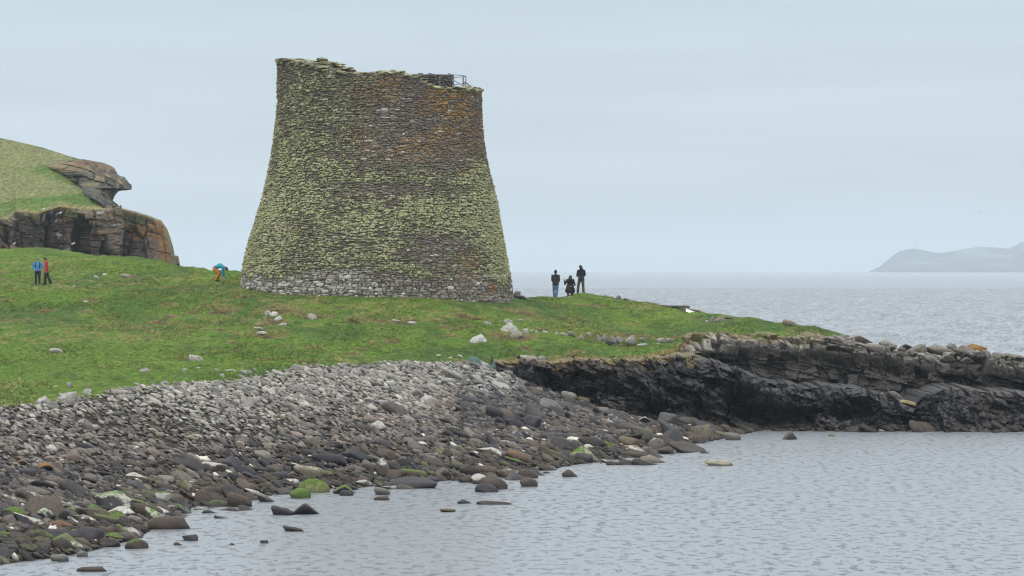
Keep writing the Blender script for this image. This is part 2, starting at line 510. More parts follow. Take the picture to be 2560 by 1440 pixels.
# ------------------------------------------------------------------ sea
def water_mat():
    m, nt, b = new_mat("sea_water")
    g = nt.nodes.new("ShaderNodeNewGeometry")
    pos = g.outputs["Position"]
    sp = nt.nodes.new("ShaderNodeSeparateXYZ")
    nt.links.new(pos, sp.inputs[0])
    far = map_range(nt, sp.outputs["Y"], 140, 260, 0, 1)
    mp = N(nt, "ShaderNodeMapping", Scale=(1.0, .6, 1.0), Rotation=(0, 0, R(6)))
    nt.links.new(pos, mp.inputs[0])
    n1 = noise_node(nt, mp.outputs[0], 5.0, 2, .5)
    n2 = noise_node(nt, mp.outputs[0], 3.3, 3, .55)
    n3 = noise_node(nt, mp.outputs[0], .35, 3, .5)
    patch = noise_node(nt, mp.outputs[0], .07, 3, .5)
    pk = map_range(nt, n2.outputs["Fac"], .555, .83, 0, 1)        # only the crests of the wavelets stand up
    def term(sock, a, b_, prev=None):
        h = nt.nodes.new("ShaderNodeMath"); h.operation = 'MULTIPLY_ADD'
        nt.links.new(sock, h.inputs[0])
        nt.links.new(map_range(nt, far, 0, 1, a, b_), h.inputs[1])
        if prev is None: h.inputs[2].default_value = 0
        else: nt.links.new(prev, h.inputs[2])
        return h.outputs[0]
    h = term(n1.outputs["Fac"], .010, .012)
    pm = nt.nodes.new("ShaderNodeMath"); pm.operation = 'MULTIPLY'
    nt.links.new(pk, pm.inputs[0]); nt.links.new(map_range(nt, patch.outputs["Fac"], .35, .65, .55, 1.25), pm.inputs[1])
    h = term(pm.outputs[0], .42, .40, h)
    h = term(n3.outputs["Fac"], .04, .12, h)
    bp = N(nt, "ShaderNodeBump", Strength=1.0, Distance=1.0)
    nt.links.new(h, bp.inputs["Height"])
    nt.links.new(bp.outputs[0], b.inputs["Normal"])
    b.inputs["Base Color"].default_value = (.205, .23, .255, 1)
    nt.links.new(map_range(nt, sp.outputs["Y"], 150, 420, .34, .16), b.inputs["Roughness"])
    b.inputs["IOR"].default_value = 1.75
    return m
M_water = water_mat()
ang = np.concatenate([np.linspace(-.33, .33, 1000), np.linspace(.33, 2 * math.pi - .33, 60)[1:-1]])
rad = np.concatenate([np.geomspace(4, 66, 12)[:-1], np.linspace(66, 140, 30)[:-1], np.arange(140, 420, 1.0), np.arange(420, 1100, 1.8), np.geomspace(1100, 3000, 150)[:-1], np.geomspace(3000, 9600, 40)])
RA, AA = np.meshgrid(rad, ang, indexing='ij')
WX, WY = RA * np.sin(AA), RA * np.cos(AA)
def swell(x, y):
    a = 1 - np.abs(2 * fbm(x * .16 + .05 * y, y * .20 - .03 * x, 0 * x, 901, 3) - 1)
    b = 1 - np.abs(2 * fbm(x * .45, y * .5, 0 * x, 911, 3) - 1)
    return .55 * (a ** 3 - .5) + .22 * (b ** 2 - .6)
WZ = swell(WX, WY) * sstep(140, 300, RA) * sstep(9000, 600, RA) * sstep(.33, .31, np.abs(AA)) * 1.15
nr, na = WX.shape
vi = np.stack([WX, WY, WZ], -1).reshape(-1, 3)
ii = np.arange(nr - 1)[:, None] * na + np.arange(na)[None]
jj = np.arange(nr - 1)[:, None] * na + (np.arange(na)[None] + 1) % na
tag(link("sea", mesh_np("sea", vi, np.stack([ii, ii + na, jj + na, jj], -1).reshape(-1, 4), True), M_water), kind="structure")

# ------------------------------------------------------------------ rock sheets
def vor(x, z, c, seed):
    """Faceted fracture field: each cell is a randomly tilted plane."""
    gx, gz = x / c, z / c
    ix, iz = np.floor(gx), np.floor(gz)
    best = np.full(x.shape, 9e9); sec = best.copy()
    val = np.zeros(x.shape); hid = np.zeros(x.shape)
    for dx in (-1, 0, 1):
        for dz in (-1, 0, 1):
            cx, cz = ix + dx, iz + dz
            o = cx * 0
            sx = cx + .15 + .7 * _hash(cx, cz, o, seed)
            sz = cz + .15 + .7 * _hash(cx, cz, o, seed + 1)
            d = (gx - sx) ** 2 + (gz - sz) ** 2
            h = _hash(cx, cz, o, seed + 2)
            v = h + (gx - sx) * (_hash(cx, cz, o, seed + 3) - .5) * 1.6 + (gz - sz) * (_hash(cx, cz, o, seed + 4) - .5) * 1.6
            nb = d < best
            sec = np.where(nb, best, np.minimum(sec, d))
            val = np.where(nb, v, val); hid = np.where(nb, h, hid)
            best = np.where(nb, d, best)
    return val, np.sqrt(sec) - np.sqrt(best), hid

def beds(x, z, dip, thick, length, seed):
    """Bedded, jointed rock: depth, crack mask and hash of each block."""
    cs, sn = math.cos(dip), math.sin(dip)
    a, b = x * cs - z * sn, x * sn + z * cs
    b = b + .35 * thick * (fbm(a * .5, b * .3, 0 * a, seed, 3) - .5) * 2
    q = b / thick
    L = np.floor(q)
    fl = q - L
    o = L * 0
    h1 = _hash(L, o, o, seed)
    a2 = (a + (fl - .5) * thick * .35) / length * (.5 + 1.1 * h1) + h1 * 37
    B = np.floor(a2)
    fa = a2 - B
    h2 = _hash(L, B, o, seed + 1)
    d = h2 + (fa - .5) * (_hash(L, B, o, seed + 2) - .5) * .8 + (fl - .5) * (_hash(L, B, o, seed + 3) - .5) * .8
    e = np.minimum(np.minimum(fl, 1 - fl) * thick, np.minimum(fa, 1 - fa) * length)
    return d, np.exp(-(e / .045) ** 2), h2

def sheet_normals(Q):
    du = np.gradient(Q, axis=0)
    dv = np.gradient(Q, axis=1)
    n = np.cross(du, dv)
    n /= np.linalg.norm(n, axis=-1, keepdims=True) + 1e-9
    return n

def resample(path, n):
    """path (nu, k, 3) -> (nu, n, 3), evenly spaced along each column."""
    out = np.empty((path.shape[0], n, 3))
    for i in range(path.shape[0]):
        seg = np.linalg.norm(np.diff(path[i], axis=0), axis=1)
        s = np.concatenate([[0], np.cumsum(seg)])
        t = np.linspace(0, s[-1], n)
        for k in range(3):
            out[i, :, k] = np.interp(t, s, path[i, :, k])
    return out

# lower, wave-cut cliff ------------------------------------------------
CA = [(1215, 914, 130.0, 909, 130.5), (1245, 930, 129.6, 906, 130.4), (1265, 946, 129.3, 905, 130.3), (1300, 962, 129, 903, 130.5), (1440, 1012, 128.6, 900, 130.4), (1560, 1046, 128.8, 899, 131), (1620, 1060, 129, 893, 131.4), (1700, 1072, 129.5, 888, 131.8),
      (1760, 1076, 129.8, 897, 131.7), (1800, 1078, 130, 910, 131.6), (1900, 1082, 130, 945, 131.4), (2000, 1083, 130, 960, 131.4), (2150, 1084, 129.6, 975, 131.2), (2230, 1084, 129.4, 1000, 130.8), (2265, 1085, 129.6, 1014, 130.8),
      (2310, 1086, 129.4, 985, 131), (2360, 1087, 129, 968, 131), (2460, 1088, 129, 974, 131), (2540, 1088, 129, 982, 131), (2620, 1090, 129, 1000, 131), (2900, 1095, 129, 1000, 131)]
CA = np.array(CA, float)
ca_px = np.linspace(1215, 2880, 1000)
fp, fY, cp, cY = [np.interp(ca_px, CA[:, 0], CA[:, i]) for i in (1, 2, 3, 4)]
def PV(px, py, Y): return np.stack([(px - 1280) * Y / F, Y, H - (py - HZ) * Y / F], -1)
foot, crest = PV(ca_px, fp, fY), PV(ca_px, cp, cY)
CB = np.array([(1560, 896, 133.5), (1640, 886, 134.5), (1690, 872, 135.5)] + UP, float)
bY = np.interp(ca_px, CB[:, 0], CB[:, 2])
hgt = (crest[:, 2] - foot[:, 2])[:, None]
def mixp(t, off=(0, 0, 0)): return foot * (1 - t) + crest * t + np.array(off)
back_len = np.where(ca_px > 1650, bY - cY - .2, 1.6)[:, None]
pathA = np.stack([foot + (0, -.5, -1.0), foot + (0, -.25, 0), mixp(.30) - (0, .4, 0), mixp(.55) - (0, .6, 0), mixp(.8) - (0, .7, 0), mixp(.96) - (0, .35, 0), crest,
                  crest + np.concatenate([0 * back_len, back_len * .5, 0 * back_len + .05], 1), crest + np.concatenate([0 * back_len, back_len, 0 * back_len - .15], 1),
                  crest + np.concatenate([0 * back_len, back_len + .8, 0 * back_len - .9], 1)], 1)
QA = resample(pathA, 190)
nA = sheet_normals(QA)
nA *= np.sign((nA * np.array([0, -1, .3])).sum(-1, keepdims=True).mean())
nA = nA * .45 + np.array([0, -.75, .05])
x, y, z = QA[..., 0], QA[..., 1], QA[..., 2]
zr = (z - foot[:, None, 2]) / np.maximum(.3, hgt)
xx = x + .25 * (fbm(x * .8, y * .5, z * .8, 3, 3) - .5)
xx = xx + .35 * z
v1, e1, h1 = vor(xx, z * 1.25 + .2 * x, .95, 50)
v2, e2, h2 = vor(xx + .2, z * 1.6 + .3 * x, .40, 60)
v3, e3, h3 = vor(xx, z * 1.7 + .3 * x, .17, 70)
bd, bc, bh = beds(x, z, R(10), .34, 1.1, 80)
bd2, bc2, bh2 = beds(x, z, R(4), .12, .8, 84)
pxA = ca_px[:, None] + 0 * x
facef = sstep(1.25, .9, zr)
strat = sstep(2250, 2400, pxA)
low = sstep(.45, .2, zr)
d = (.75 * (v1 - .5) + .30 * (v2 - .5) + .11 * (v3 - .5)) * (1 - .35 * strat) + .3 * (bd - .5) * (.35 + .65 * strat) + .12 * (bd2 - .5) * low - .06 * bc * strat - .05 * sstep(.12, 0, e2)
d = d * np.where(zr < .97, 1, .5)
for cx_, cz_, sx_, sz_, amp in ((1850, 1000, 34, 34, 2.2), (1900, 1035, 75, 22, 1.8), (2010, 1035, 60, 14, .9), (1630, 1020, 40, 18, .9), (1480, 985, 60, 22, .8), (2130, 1030, 40, 24, .9), (1390, 960, 46, 20, .7), (1755, 1020, 30, 26, .5)):
    c0 = P(cx_, cz_, 131)
    d = d - amp * np.exp(-np.abs((x - c0[0]) / (sx_ * 131 / F)) ** 2.4 - np.abs((z - c0[2]) / (sz_ * 131 / F)) ** 2.4)
d = d * sstep(-.35, .1, zr + .2)
QA = QA + nA * d[..., None]
colA = mixc((.022, .022, .025), (.062, .062, .069), sstep(.2, .9, h1 * .4 + h2 * .4 + h3 * .2))
colA = mixc(colA, (.012, .012, .013), np.maximum(sstep(.07, 0, e1) * .8, sstep(.07, 0, e2) * .6))
colA = mixc(colA, (.03, .028, .027), sstep(.97, 1.03, zr) * .8)  # ledge top painted dark, standing in for shade in the recess
n9 = fbm(x * 2.5, y * 2.5, z * 4, 9, 4)
colA = mixc(colA, (.10, .088, .075), sstep(2280, 2420, pxA) * sstep(.4, .6, n9) * .4)
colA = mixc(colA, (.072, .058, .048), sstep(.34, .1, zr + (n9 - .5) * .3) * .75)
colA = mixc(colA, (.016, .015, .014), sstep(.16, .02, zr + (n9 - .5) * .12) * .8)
soil = sstep(.60, .82, zr + (n9 - .5) * .35) * sstep(1700, 1480, pxA)
colA = mixc(colA, (.05, .038, .028), soil * .8)
tanf = sstep(.86, .98, zr + (fbm(x * 3, y * 1.5, z * 2, 33, 3) - .5) * .5) * sstep(1790, 1690, pxA)
colA = mixc(colA, (.20, .145, .065), tanf * .9)
colA = mixc(colA, (.10, .13, .035), tanf * sstep(.5, .66, n9) * .8)
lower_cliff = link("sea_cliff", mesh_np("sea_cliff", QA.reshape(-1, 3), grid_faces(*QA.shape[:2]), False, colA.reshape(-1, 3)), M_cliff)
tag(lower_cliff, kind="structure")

# upper, bedded cliff behind the ledge ----------------------------------
cb_px = np.linspace(1570, 2880, 820)
kp, kY = np.interp(cb_px, CB[:, 0], CB[:, 1]), np.interp(cb_px, CB[:, 0], CB[:, 2])
kp = kp + 5 * (fbm(cb_px * .03, 0 * cb_px, 0 * cb_px, 5, 3) - .5) * sstep(1650, 1750, cb_px)
crestB = PV(cb_px, kp, kY)
acp, acY = np.interp(cb_px, CA[:, 0], CA[:, 3]), np.interp(cb_px, CA[:, 0], CA[:, 4])
zA = PV(cb_px, acp, acY)[:, 2]
footB = crestB.copy()
footB[:, 1] -= 1.1
footB[:, 2] = np.minimum(zA - .3, crestB[:, 2] - .15)
hB = (crestB[:, 2] - footB[:, 2])[:, None]
pathB = np.stack([footB - (0, .1, .8), footB, footB + hB * np.array([0, 0, .5]) + (0, .12, 0), crestB - (0, .45, 0) - hB * np.array([0, 0, .12]), crestB - (0, .25, -.02), crestB + (0, .6, .04), crestB + (0, 1.8, .0), crestB + (0, 2.6, -.8)], 1)
QB = resample(pathB, 130)
nB = sheet_normals(QB)
nB *= np.sign((nB * np.array([0, -1, .3])).sum(-1, keepdims=True).mean())
x, y, z = QB[..., 0], QB[..., 1], QB[..., 2]
zr = (z - footB[:, None, 2]) / np.maximum(.2, hB)
below = (crestB[:, None, 2] - z)
pxB = cb_px[:, None] + 0 * x
bd, bc, bh = beds(x + .35 * (fbm(x * .6, y, z * 1.5, 183, 3) - .5), z + .25 * (fbm(x * .5, y, z, 186, 3) - .5), R(11), .42, .8, 180)
bd2, bc2, bh2 = beds(x, z, R(11), .11, .4, 190)
v2, e2, h2 = vor(x, z, .5, 160)
blocky = sstep(.80, .42, below + (fbm(x * .7, 0 * x, 0 * x, 44, 2) - .5) * .4)
d = .55 * (bd - .5) + .16 * (bd2 - .5) + .10 * (v2 - .5) - .10 * bc * blocky
d = d + (.30 * blocky - .35 * sstep(.6, .95, below) * sstep(1.9, 1.4, below)) * sstep(1640, 1760, pxB)
d = d * np.where(zr < .97, 1, .45) * sstep(1575, 1640, pxB)
QB = QB + nB * d[..., None]
n9 = fbm(x * 2.2, y * 2, z * 4, 19, 4)
colB = mixc((.03, .028, .027), (.075, .068, .063), sstep(.2, .9, bh))
leftB = sstep(2230, 2050, pxB)
colB = mixc(colB, mixc((.15, .136, .12), (.38, .345, .29), sstep(.3, .8, bh2 * .3 + bh * .2 + n9 * .5)), blocky * (.35 + .65 * leftB))
colB = mixc(colB, (.012, .011, .010), bc * .8 * blocky)
colB = mixc(colB, (.24, .225, .195), sstep(.45, .6, n9) * sstep(.3, .05, below) * sstep(2050, 2150, pxB))
grassB = sstep(.42, .02, below + (fbm(x * 2, 0 * x, z * 2, 29, 3) - .5) * .9) * sstep(2095, 2020, pxB)
colB = mixc(colB, (.18, .14, .065), grassB * .9)
colB = mixc(colB, (.085, .125, .03), grassB * sstep(.5, .62, n9) * .8)
tag(link("sea_cliff", mesh_np("sea_cliff", QB.reshape(-1, 3), grid_faces(*QB.shape[:2]), False, colB.reshape(-1, 3)), M_cliff), kind="structure")

# ------------------------------------------------------------------ far left headland
HY0, HY1 = 294.0, 332.0
top_px = [-1700, -500, -100, 0, 25, 40, 95, 150, 215, 265, 300, 330, 370, 400, 415, 424, 428]
top_py = [640, 575, 558, 548, 545, 527, 533, 516, 524, 524, 522, 529, 541, 553, 575, 604, 640]
sky_px = [-1700, -500, -200, 0, 60, 110, 140, 200, 222, 234, 280, 300, 330, 370, 400, 415, 424, 428]
sky_py = [260, 290, 315, 345, 358, 371, 380, 398, 406, 450, 512, 518, 527, 539, 551, 573, 602, 638]
hp = np.concatenate([np.linspace(-1700, -300, 160)[:-1], np.linspace(-300, 428, 520)])
tp, sp_ = np.interp(hp, top_px, top_py), np.interp(hp, sky_px, sky_py)
hY = HY0 + 1.5 * np.interp(hp, [-500, 100, 180, 200, 240, 300, 428], [0, 0, 2, 2, -1, 0, 1.5])
c_top = PV(hp, tp, hY)
tt = np.linspace(0, 1, 90)
backY = np.interp(hp, [-500, 200, 300, 428], [HY1, HY1 - 6, HY0 + 8, HY0 + 5])
pyg = tp[:, None] + (sp_ - tp)[:, None] * tt[None] ** .9
Yg = hY[:, None] + (backY - hY)[:, None] * tt[None]
QH = PV(hp[:, None] + 0 * pyg, pyg, Yg)
tail = QH[:, -1:, :] + np.stack([np.array([0, 3, -.6]), np.array([0, 12, -6]), np.array([0, 30, -26])])[None]
QH = np.concatenate([QH, tail], 1)
x, y, z = QH[..., 0], QH[..., 1], QH[..., 2]
QH[..., 2] += .25 * (fbm(x * .35, y * .2, 0 * x, 6, 4) - .5) * sstep(0, .12, np.concatenate([tt, [1, 1, 1]]))[None]
pxh = hp[:, None] + 0 * x
pyh = HZ - (z - H) * F / y
m1 = fbm(x * .25, y * .12, z * .3, 15, 4)
hc = mixc((.085, .145, .036), (.12, .165, .05), sstep(.4, .65, m1))
dry = sstep(.54, .64, fbm(x * .09, y * .1, z * .42, 25, 4) + .13 * sstep(470, 390, pyh) - .10 * sstep(480, 520, pyh) * sstep(250, 200, pxh))
hc = mixc(hc, (.25, .225, .125), dry * .52)
hc = mixc(hc, (.27, .21, .11), sstep(14, 2, np.abs(pyh - np.interp(pxh, top_px, top_py)) + (m1 - .5) * 20) * .7)
hc = mixc(hc, (.10, .085, .07), sstep(7, 1, np.abs(pyh - np.interp(pxh, sky_px, sky_py)) + (m1 - .5) * 16) * sstep(60, 130, pxh) * .6)
tag(link("hillside", mesh_np("hillside", QH.reshape(-1, 3), grid_faces(*QH.shape[:2]), True, hc.reshape(-1, 3)), M_hill), kind="structure")

fY0 = hY - 2.0
f_top = c_top
f_bot = c_top.copy(); f_bot[:, 2] = -1.0
f_bot[:, 1] = fY0 - 2.5
x_bul = np.interp(hp, [-500, 330, 400, 428], [0, 0, -.1, -.15])
f_bot[:, 0] += x_bul
mid1 = f_top + (0, -.9, -.8)
mid2 = f_top * .5 + f_bot * .5 - (0, .6, 0)
pathC = np.stack([f_bot, mid2, mid1, f_top + (0, -.3, 0), f_top + (0, 1.2, .1), f_top + (0, 2.5, -.8)], 1)
# wrap round the seaward corner so that the cliff has a right-hand side
nwrap = 60
wrap = []
for k in range(1, nwrap + 1):
    s = k / nwrap
    off = np.array([.5 * math.sin(s * 3.0) - 3.0 * s ** 2 + .0, 14 * s, -1.5 * s * s])
    c_ = pathC[-1] + off
    wrap.append(c_)
pathC = np.concatenate([pathC, np.array(wrap)], 0)
QC = resample(pathC, 240)
nC = sheet_normals(QC)
nC *= np.sign((nC * np.array([.2, -1, .3])).sum(-1, keepdims=True).mean())
x, y, z = QC[..., 0], QC[..., 1], QC[..., 2]
pw = np.concatenate([hp, np.full(nwrap, 428.0)])[:, None] + 0 * x
topz = QC[:, 170:, 2].max(1)[:, None]
below = topz - z
u = x + .35 * (y - 294)
b1, k1, s1 = beds(u, z, R(14), 1.5, 2.6, 300)
b2, k2, s2 = beds(u, z, R(17), .45, 1.5, 310)
w1, ew, hw = vor(u, z * .22, 2.1, 320)                       # tall columns between vertical joints
w3, e3, h3 = vor(u, z * 1.4, .7, 330)
d = .9 * (b1 - .5) + .35 * (b2 - .5) + 1.7 * (w1 - .5) + .25 * (w3 - .5) - .5 * sstep(.07, 0, ew) - .3 * k1
for gx, wdt, amp in ((205, 8, 3.0), (190, 9, 2.0), (138, 5, 1.8), (18, 5, 1.2), (315, 3, 1.0), (90, 4, .8)):
    gx_ = (gx - 1280) * 294 / F
    d = d - amp * np.exp(-np.abs((x - gx_) / (wdt * 294 / F)) ** 2) * sstep(.6, 1.6, below)
d = d * sstep(0, .7, below) * (.12 + .88 * sstep(415, 330, pw)) * sstep(428.5, 424, pw) + .12 * (b1 - .5) * sstep(400, 428, pw) * sstep(.3, 1.2, below)
QC = QC + nC * d[..., None]
n9 = fbm(u * .5, y * .3, z * .7, 39, 5)
cc = mixc((.058, .044, .036), (.125, .095, .074), sstep(.2, .85, s1 * .4 + hw * .3 + n9 * .4))
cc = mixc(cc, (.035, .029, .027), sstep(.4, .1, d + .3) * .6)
cc = mixc(cc, (.22, .115, .035), sstep(.47, .62, n9 + .18 * sstep(300, 400, pw) - .12) * .75)
cc = mixc(cc, (.11, .12, .05), sstep(.5, .6, fbm(u * .4, y, z * .5, 49, 3)) * sstep(1.6, .4, below) * .7)
cc = mixc(cc, (.36, .35, .33), sstep(.70, .76, fbm(u * 2.2, y, z * 2.2, 59, 3)) * .6)
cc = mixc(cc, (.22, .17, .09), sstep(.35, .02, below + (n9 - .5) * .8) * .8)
cc = mixc(cc, (.02, .018, .017), np.maximum(k1, sstep(.05, 0, ew)) * .7)
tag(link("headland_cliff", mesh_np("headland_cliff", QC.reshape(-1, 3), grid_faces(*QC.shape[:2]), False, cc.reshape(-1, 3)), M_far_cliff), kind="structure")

# beaked crag: stacked rings whose right-hand edge follows an overhanging profile
cr_py = np.array([398, 401, 405, 412, 418, 426, 434, 440, 448, 456, 463, 468, 471.5, 473, 476, 480, 487, 490, 497, 503, 509, 515, 524])
cr_r = np.array([214, 228, 250, 268, 277, 282, 285, 300, 309, 316, 321, 322, 321, 296, 281, 279, 270, 268, 266, 272, 278, 278, 272])
CY = np.interp(np.linspace(398, 524, 150), [398, 415, 460, 505, 524], [319, 316, 308, 299, 297])[:, None]
cr_l = np.array([186, 160, 128, 100, 108, 130, 148, 160, 174, 184, 190, 194, 197, 199, 201, 205, 211, 214, 224, 234, 246, 254, 262])
pr = np.linspace(398, 524, 150)
rr, ll = np.interp(pr, cr_py, cr_r), np.interp(pr, cr_py, cr_l)
rr = rr + 3.0 * (noise3(pr * .22, 0 * pr, 0 * pr, 5) - .5) * sstep(399, 410, pr)
th = np.linspace(0, 2 * math.pi, 220, endpoint=False)
CTH, STH = np.cos(th)[None], np.sin(th)[None]
cxp = (rr + ll)[:, None] / 2
hx = (rr - ll)[:, None] / 2 * CY / F
dep = np.interp(pr, [398, 406, 430, 524], [3.0, 4.5, 5.8, 5.5])[:, None]
sq = lambda v, p_: np.sign(v) * np.abs(v) ** p_
X = (cxp - 1280) * CY / F + hx * sq(CTH, .9)
Yy = CY + 2.4 + dep * sq(STH, .8) * (1 - .45 * np.clip(CTH, 0, 1) ** 2) * (1 - .35 * np.clip(-CTH, 0, 1))
Zz = H - (pr[:, None] - HZ) * CY / F + 0 * X
u, z = X + .8 * (Yy - CY - 1.5), Zz
b1, k1, s1 = beds(u, z, R(16), .75, 2.4, 400)
b2, k2, s2 = beds(u, z, R(20), .28, 1.3, 410)
w3, e3, h3 = vor(u, z * 1.3 + .3 * u, 1.1, 420)
d = .8 * (b1 - .5) + .25 * (b2 - .5) + .5 * (w3 - .5) - .15 * k1
fade = np.clip(1 - np.clip(CTH, 0, 1) ** 6 * .8, .2, 1)
X = X + d * CTH * fade * .35
Yy = Yy + d * STH * fade
n9 = fbm(u * .6, Yy * .4, z * .9, 439, 4)
cc = mixc((.026, .021, .018), (.068, .053, .045), sstep(.2, .85, s1 * .45 + h3 * .3 + n9 * .35))
cc = mixc(cc, (.09, .09, .06), sstep(.5, .62, n9) * .6)
cc = mixc(cc, (.26, .13, .035), sstep(.52, .64, fbm(u * .7, Yy * .2, z * 2, 449, 3) + .16 * sstep(430, 405, pr)[:, None]) * sstep(455, 420, pr)[:, None] * .5)
cc = mixc(cc, mixc((.06, .062, .05), (.11, .112, .088), n9), sstep(268, 240, (X * F / CY + 1280)) * sstep(418, 440, pr)[:, None] * .8)
turf_c = mixc((.19, .16, .085), (.10, .13, .045), sstep(.45, .6, n9))
cc = mixc(cc, turf_c, sstep(3, -5, pr[:, None] - np.interp(X * F / CY + 1280, [110, 160, 200, 240, 265, 280], [422, 414, 404, 404, 408, 400]) + (n9 - .5) * 16))
cc = mixc(cc, (.20, .165, .085), sstep(.60, .68, fbm(u * .8, 0 * u, z * 1.5, 459, 3) + .2 * sstep(200, 140, (X * F / CY + 1280))) * .7)
cc = mixc(cc, (.02, .018, .017), np.maximum(k1 * .8, sstep(.05, 0, e3) * .6))
nu, nv = X.shape
Q = np.stack([X, Yy, Zz], -1).reshape(-1, 3)
fi = np.arange(nu - 1)[:, None] * nv + np.arange(nv)[None]
fj = np.arange(nu - 1)[:, None] * nv + (np.arange(nv)[None] + 1) % nv
ff = np.stack([fi, fi + nv, fj + nv, fj], -1).reshape(-1, 4)
topc = len(Q)
Q = np.concatenate([Q, [Q[:nv].mean(0)]])
cc2 = np.concatenate([cc.reshape(-1, 3), [[.15, .12, .07]]])
capf = np.stack([np.full(nv, topc), np.arange(nv), (np.arange(nv) + 1) % nv], 1)
crag = link("headland_crag", mesh_np("headland_crag", Q, [ff, capf], False, cc2), M_far_cliff)
tag(crag, kind="structure")

# ------------------------------------------------------------------ distant headland and lighthouse
DY = 9200.0
d_px = [2172, 2200, 2230, 2240, 2252, 2270, 2285, 2300, 2320, 2340, 2360, 2380, 2410, 2450, 2490, 2524, 2528, 2536, 2544, 2552, 2600, 2700, 2900]
d_py = [679, 666, 641, 633, 627, 624, 621, 624, 628, 633, 631, 628, 622, 616, 619, 622, 617, 615, 612, 605, 600, 612, 640]
dp = np.linspace(2172, 2900, 300)
dpy = np.interp(dp, d_px, d_py) + .8 * (fbm(dp * .08, 0 * dp, 0 * dp, 4, 3) - .5)
v = np.linspace(0, 1, 40)
zc_ = H - (dpy - HZ) * DY / F
front = 900 * np.sin(v * math.pi / 2)
ZZ = zc_[:, None] * (v[None] ** .75) - 2 * (1 - v[None])
YY = DY - 900 + front[None] + 0 * ZZ
XX = (dp[:, None] - 1280) * YY / F
ZZ = ZZ + 16 * (fbm(XX * .006, YY * .006, 0 * XX, 5, 4) - .5) * np.sin(v * math.pi)[None]
XX = np.concatenate([XX, XX[:, -1:] + 60, XX[:, -1:] + 200], 1)
YY = np.concatenate([YY, YY[:, -1:] + 150, YY[:, -1:] + 500], 1)
ZZ = np.concatenate([ZZ, ZZ[:, -1:] * .8, ZZ[:, -1:] * 0 - 4], 1)
gcol = mixc((.15, .18, .10), (.02, .022, .03), sstep(.42, .58, fbm(XX * .004, YY * .004, ZZ * .02, 14, 3)))
tag(link("distant_headland", mesh_np("distant_headland", np.stack([XX, YY, ZZ], -1).reshape(-1, 3), grid_faces(*XX.shape), True, gcol.reshape(-1, 3)), M_hill), kind="structure")

def lathe(profile, seg=16, cx=0, cy=0):
    vv, f4 = [], []
    for r_, z_ in profile:
        for j in range(seg):
            a = 2 * math.pi * j / seg
            vv.append([cx + r_ * math.cos(a), cy + r_ * math.sin(a), z_])
    for i in range(len(profile) - 1):
        for j in range(seg):
            a, b_ = i * seg + j, i * seg + (j + 1) % seg
            f4.append([a, b_, b_ + seg, a + seg])
    return np.array(vv), np.array(f4)

M_white = plain_mat("white_paint", (.75, .75, .72), .6, .06)
M_dark = plain_mat("dark_metal", (.03, .032, .036), .45, .2, metallic=.6)
lh = link("lighthouse", None)
lp = P(2289, 622, DY)
lh.location = lp - np.array([0, 0, 1.5])
tag(lh, "tiny white lighthouse on the hazy blue headland across the sea", "lighthouse")
vv, f4 = lathe([(3.2, 0), (2.7, 6), (2.3, 11), (3.0, 11.2), (3.0, 12), (0.01, 12.01)])
link("tower", mesh_np("tower", vv, f4), M_white, lh)
vv, f4 = lathe([(1.6, 12), (1.6, 14.2), (1.9, 14.3), (.2, 16), (.01, 16.6)])
link("lantern", mesh_np("lantern", vv, f4), M_dark, lh)


# ------------------------------------------------------------------ stone shapes
def ico(sub):
    bm = bmesh.new()
    bmesh.ops.create_icosphere(bm, subdivisions=sub, radius=1.0)
    v = np.array([p.co[:] for p in bm.verts])
    f = np.array([[q.index for q in p.verts] for p in bm.faces], np.int32)
    bm.free()
    return v, f
ICO = {s: ico(s) for s in (2, 3, 4)}

def rock_shape(sub, seed, angular=.5, nplanes=12):
    """A water-worn or angular boulder: a ball cut by random planes, then worn; fills [-1, 1] on every axis."""
    r = np.random.default_rng(seed)
    v, f = ICO[sub]
    v = v.copy()
    nrm = r.normal(size=(nplanes, 3))
    nrm /= np.linalg.norm(nrm, axis=1, keepdims=True)
    dist = 1 - angular * r.uniform(.15, .75, nplanes)
    for _ in range(2):
        k = v @ nrm.T / dist
        m = np.maximum(k.max(1), .3)
        ln = np.linalg.norm(v, axis=1)
        v = v / np.where(m > 1, m, 1)[:, None] ** (.93)
    p = v * 1.7 + seed * 3.7
    v = v * (1 + .13 * (fbm(p[:, 0], p[:, 1], p[:, 2], seed, 3) - .5))[:, None]
    v -= (v.max(0) + v.min(0)) / 2
    return v / np.abs(v).max(0), f

PROTO = []
for k in range(18):
    vv, f = rock_shape(4 if k < 0 else 3, 100 + k, angular=(.55, .8, 1.05)[k % 3], nplanes=(14, 11, 8)[k % 3])
    PROTO.append(vv)
PROTO_F = ICO[3][1]
for k in range(8):
    vv, f = rock_shape(3, 160 + k, angular=1.0, nplanes=8)
    q = vv * 3.1 + k
    vv = vv * (1 + .22 * (fbm(q[:, 0], q[:, 1], q[:, 2], 170 + k, 4) - .5))[:, None]
    PROTO.append(vv / np.abs(vv).max(0))
proto_me = {}
def proto_mesh(k, mat):
    key = (k, mat.name)
    if key not in proto_me:
        me = mesh_np("boulder", PROTO[k], PROTO_F, True)
        me.materials.append(mat)
        proto_me[key] = me
    return proto_me[key]

def put_stone(name, k, mat, loc, dims, rot, color, label, cat, group, white=0., algae=0., orange=0.):
    o = bpy.data.objects.new(name, proto_mesh(k, mat))
    COL.objects.link(o)
    o.location, o.scale, o.rotation_euler = loc, dims, rot
    o.color = (*color, 1)
    o["white_amount"], o["algae_amount"], o["orange_amount"] = float(white), float(algae), float(orange)
    tag(o, label, cat, group)
    return o

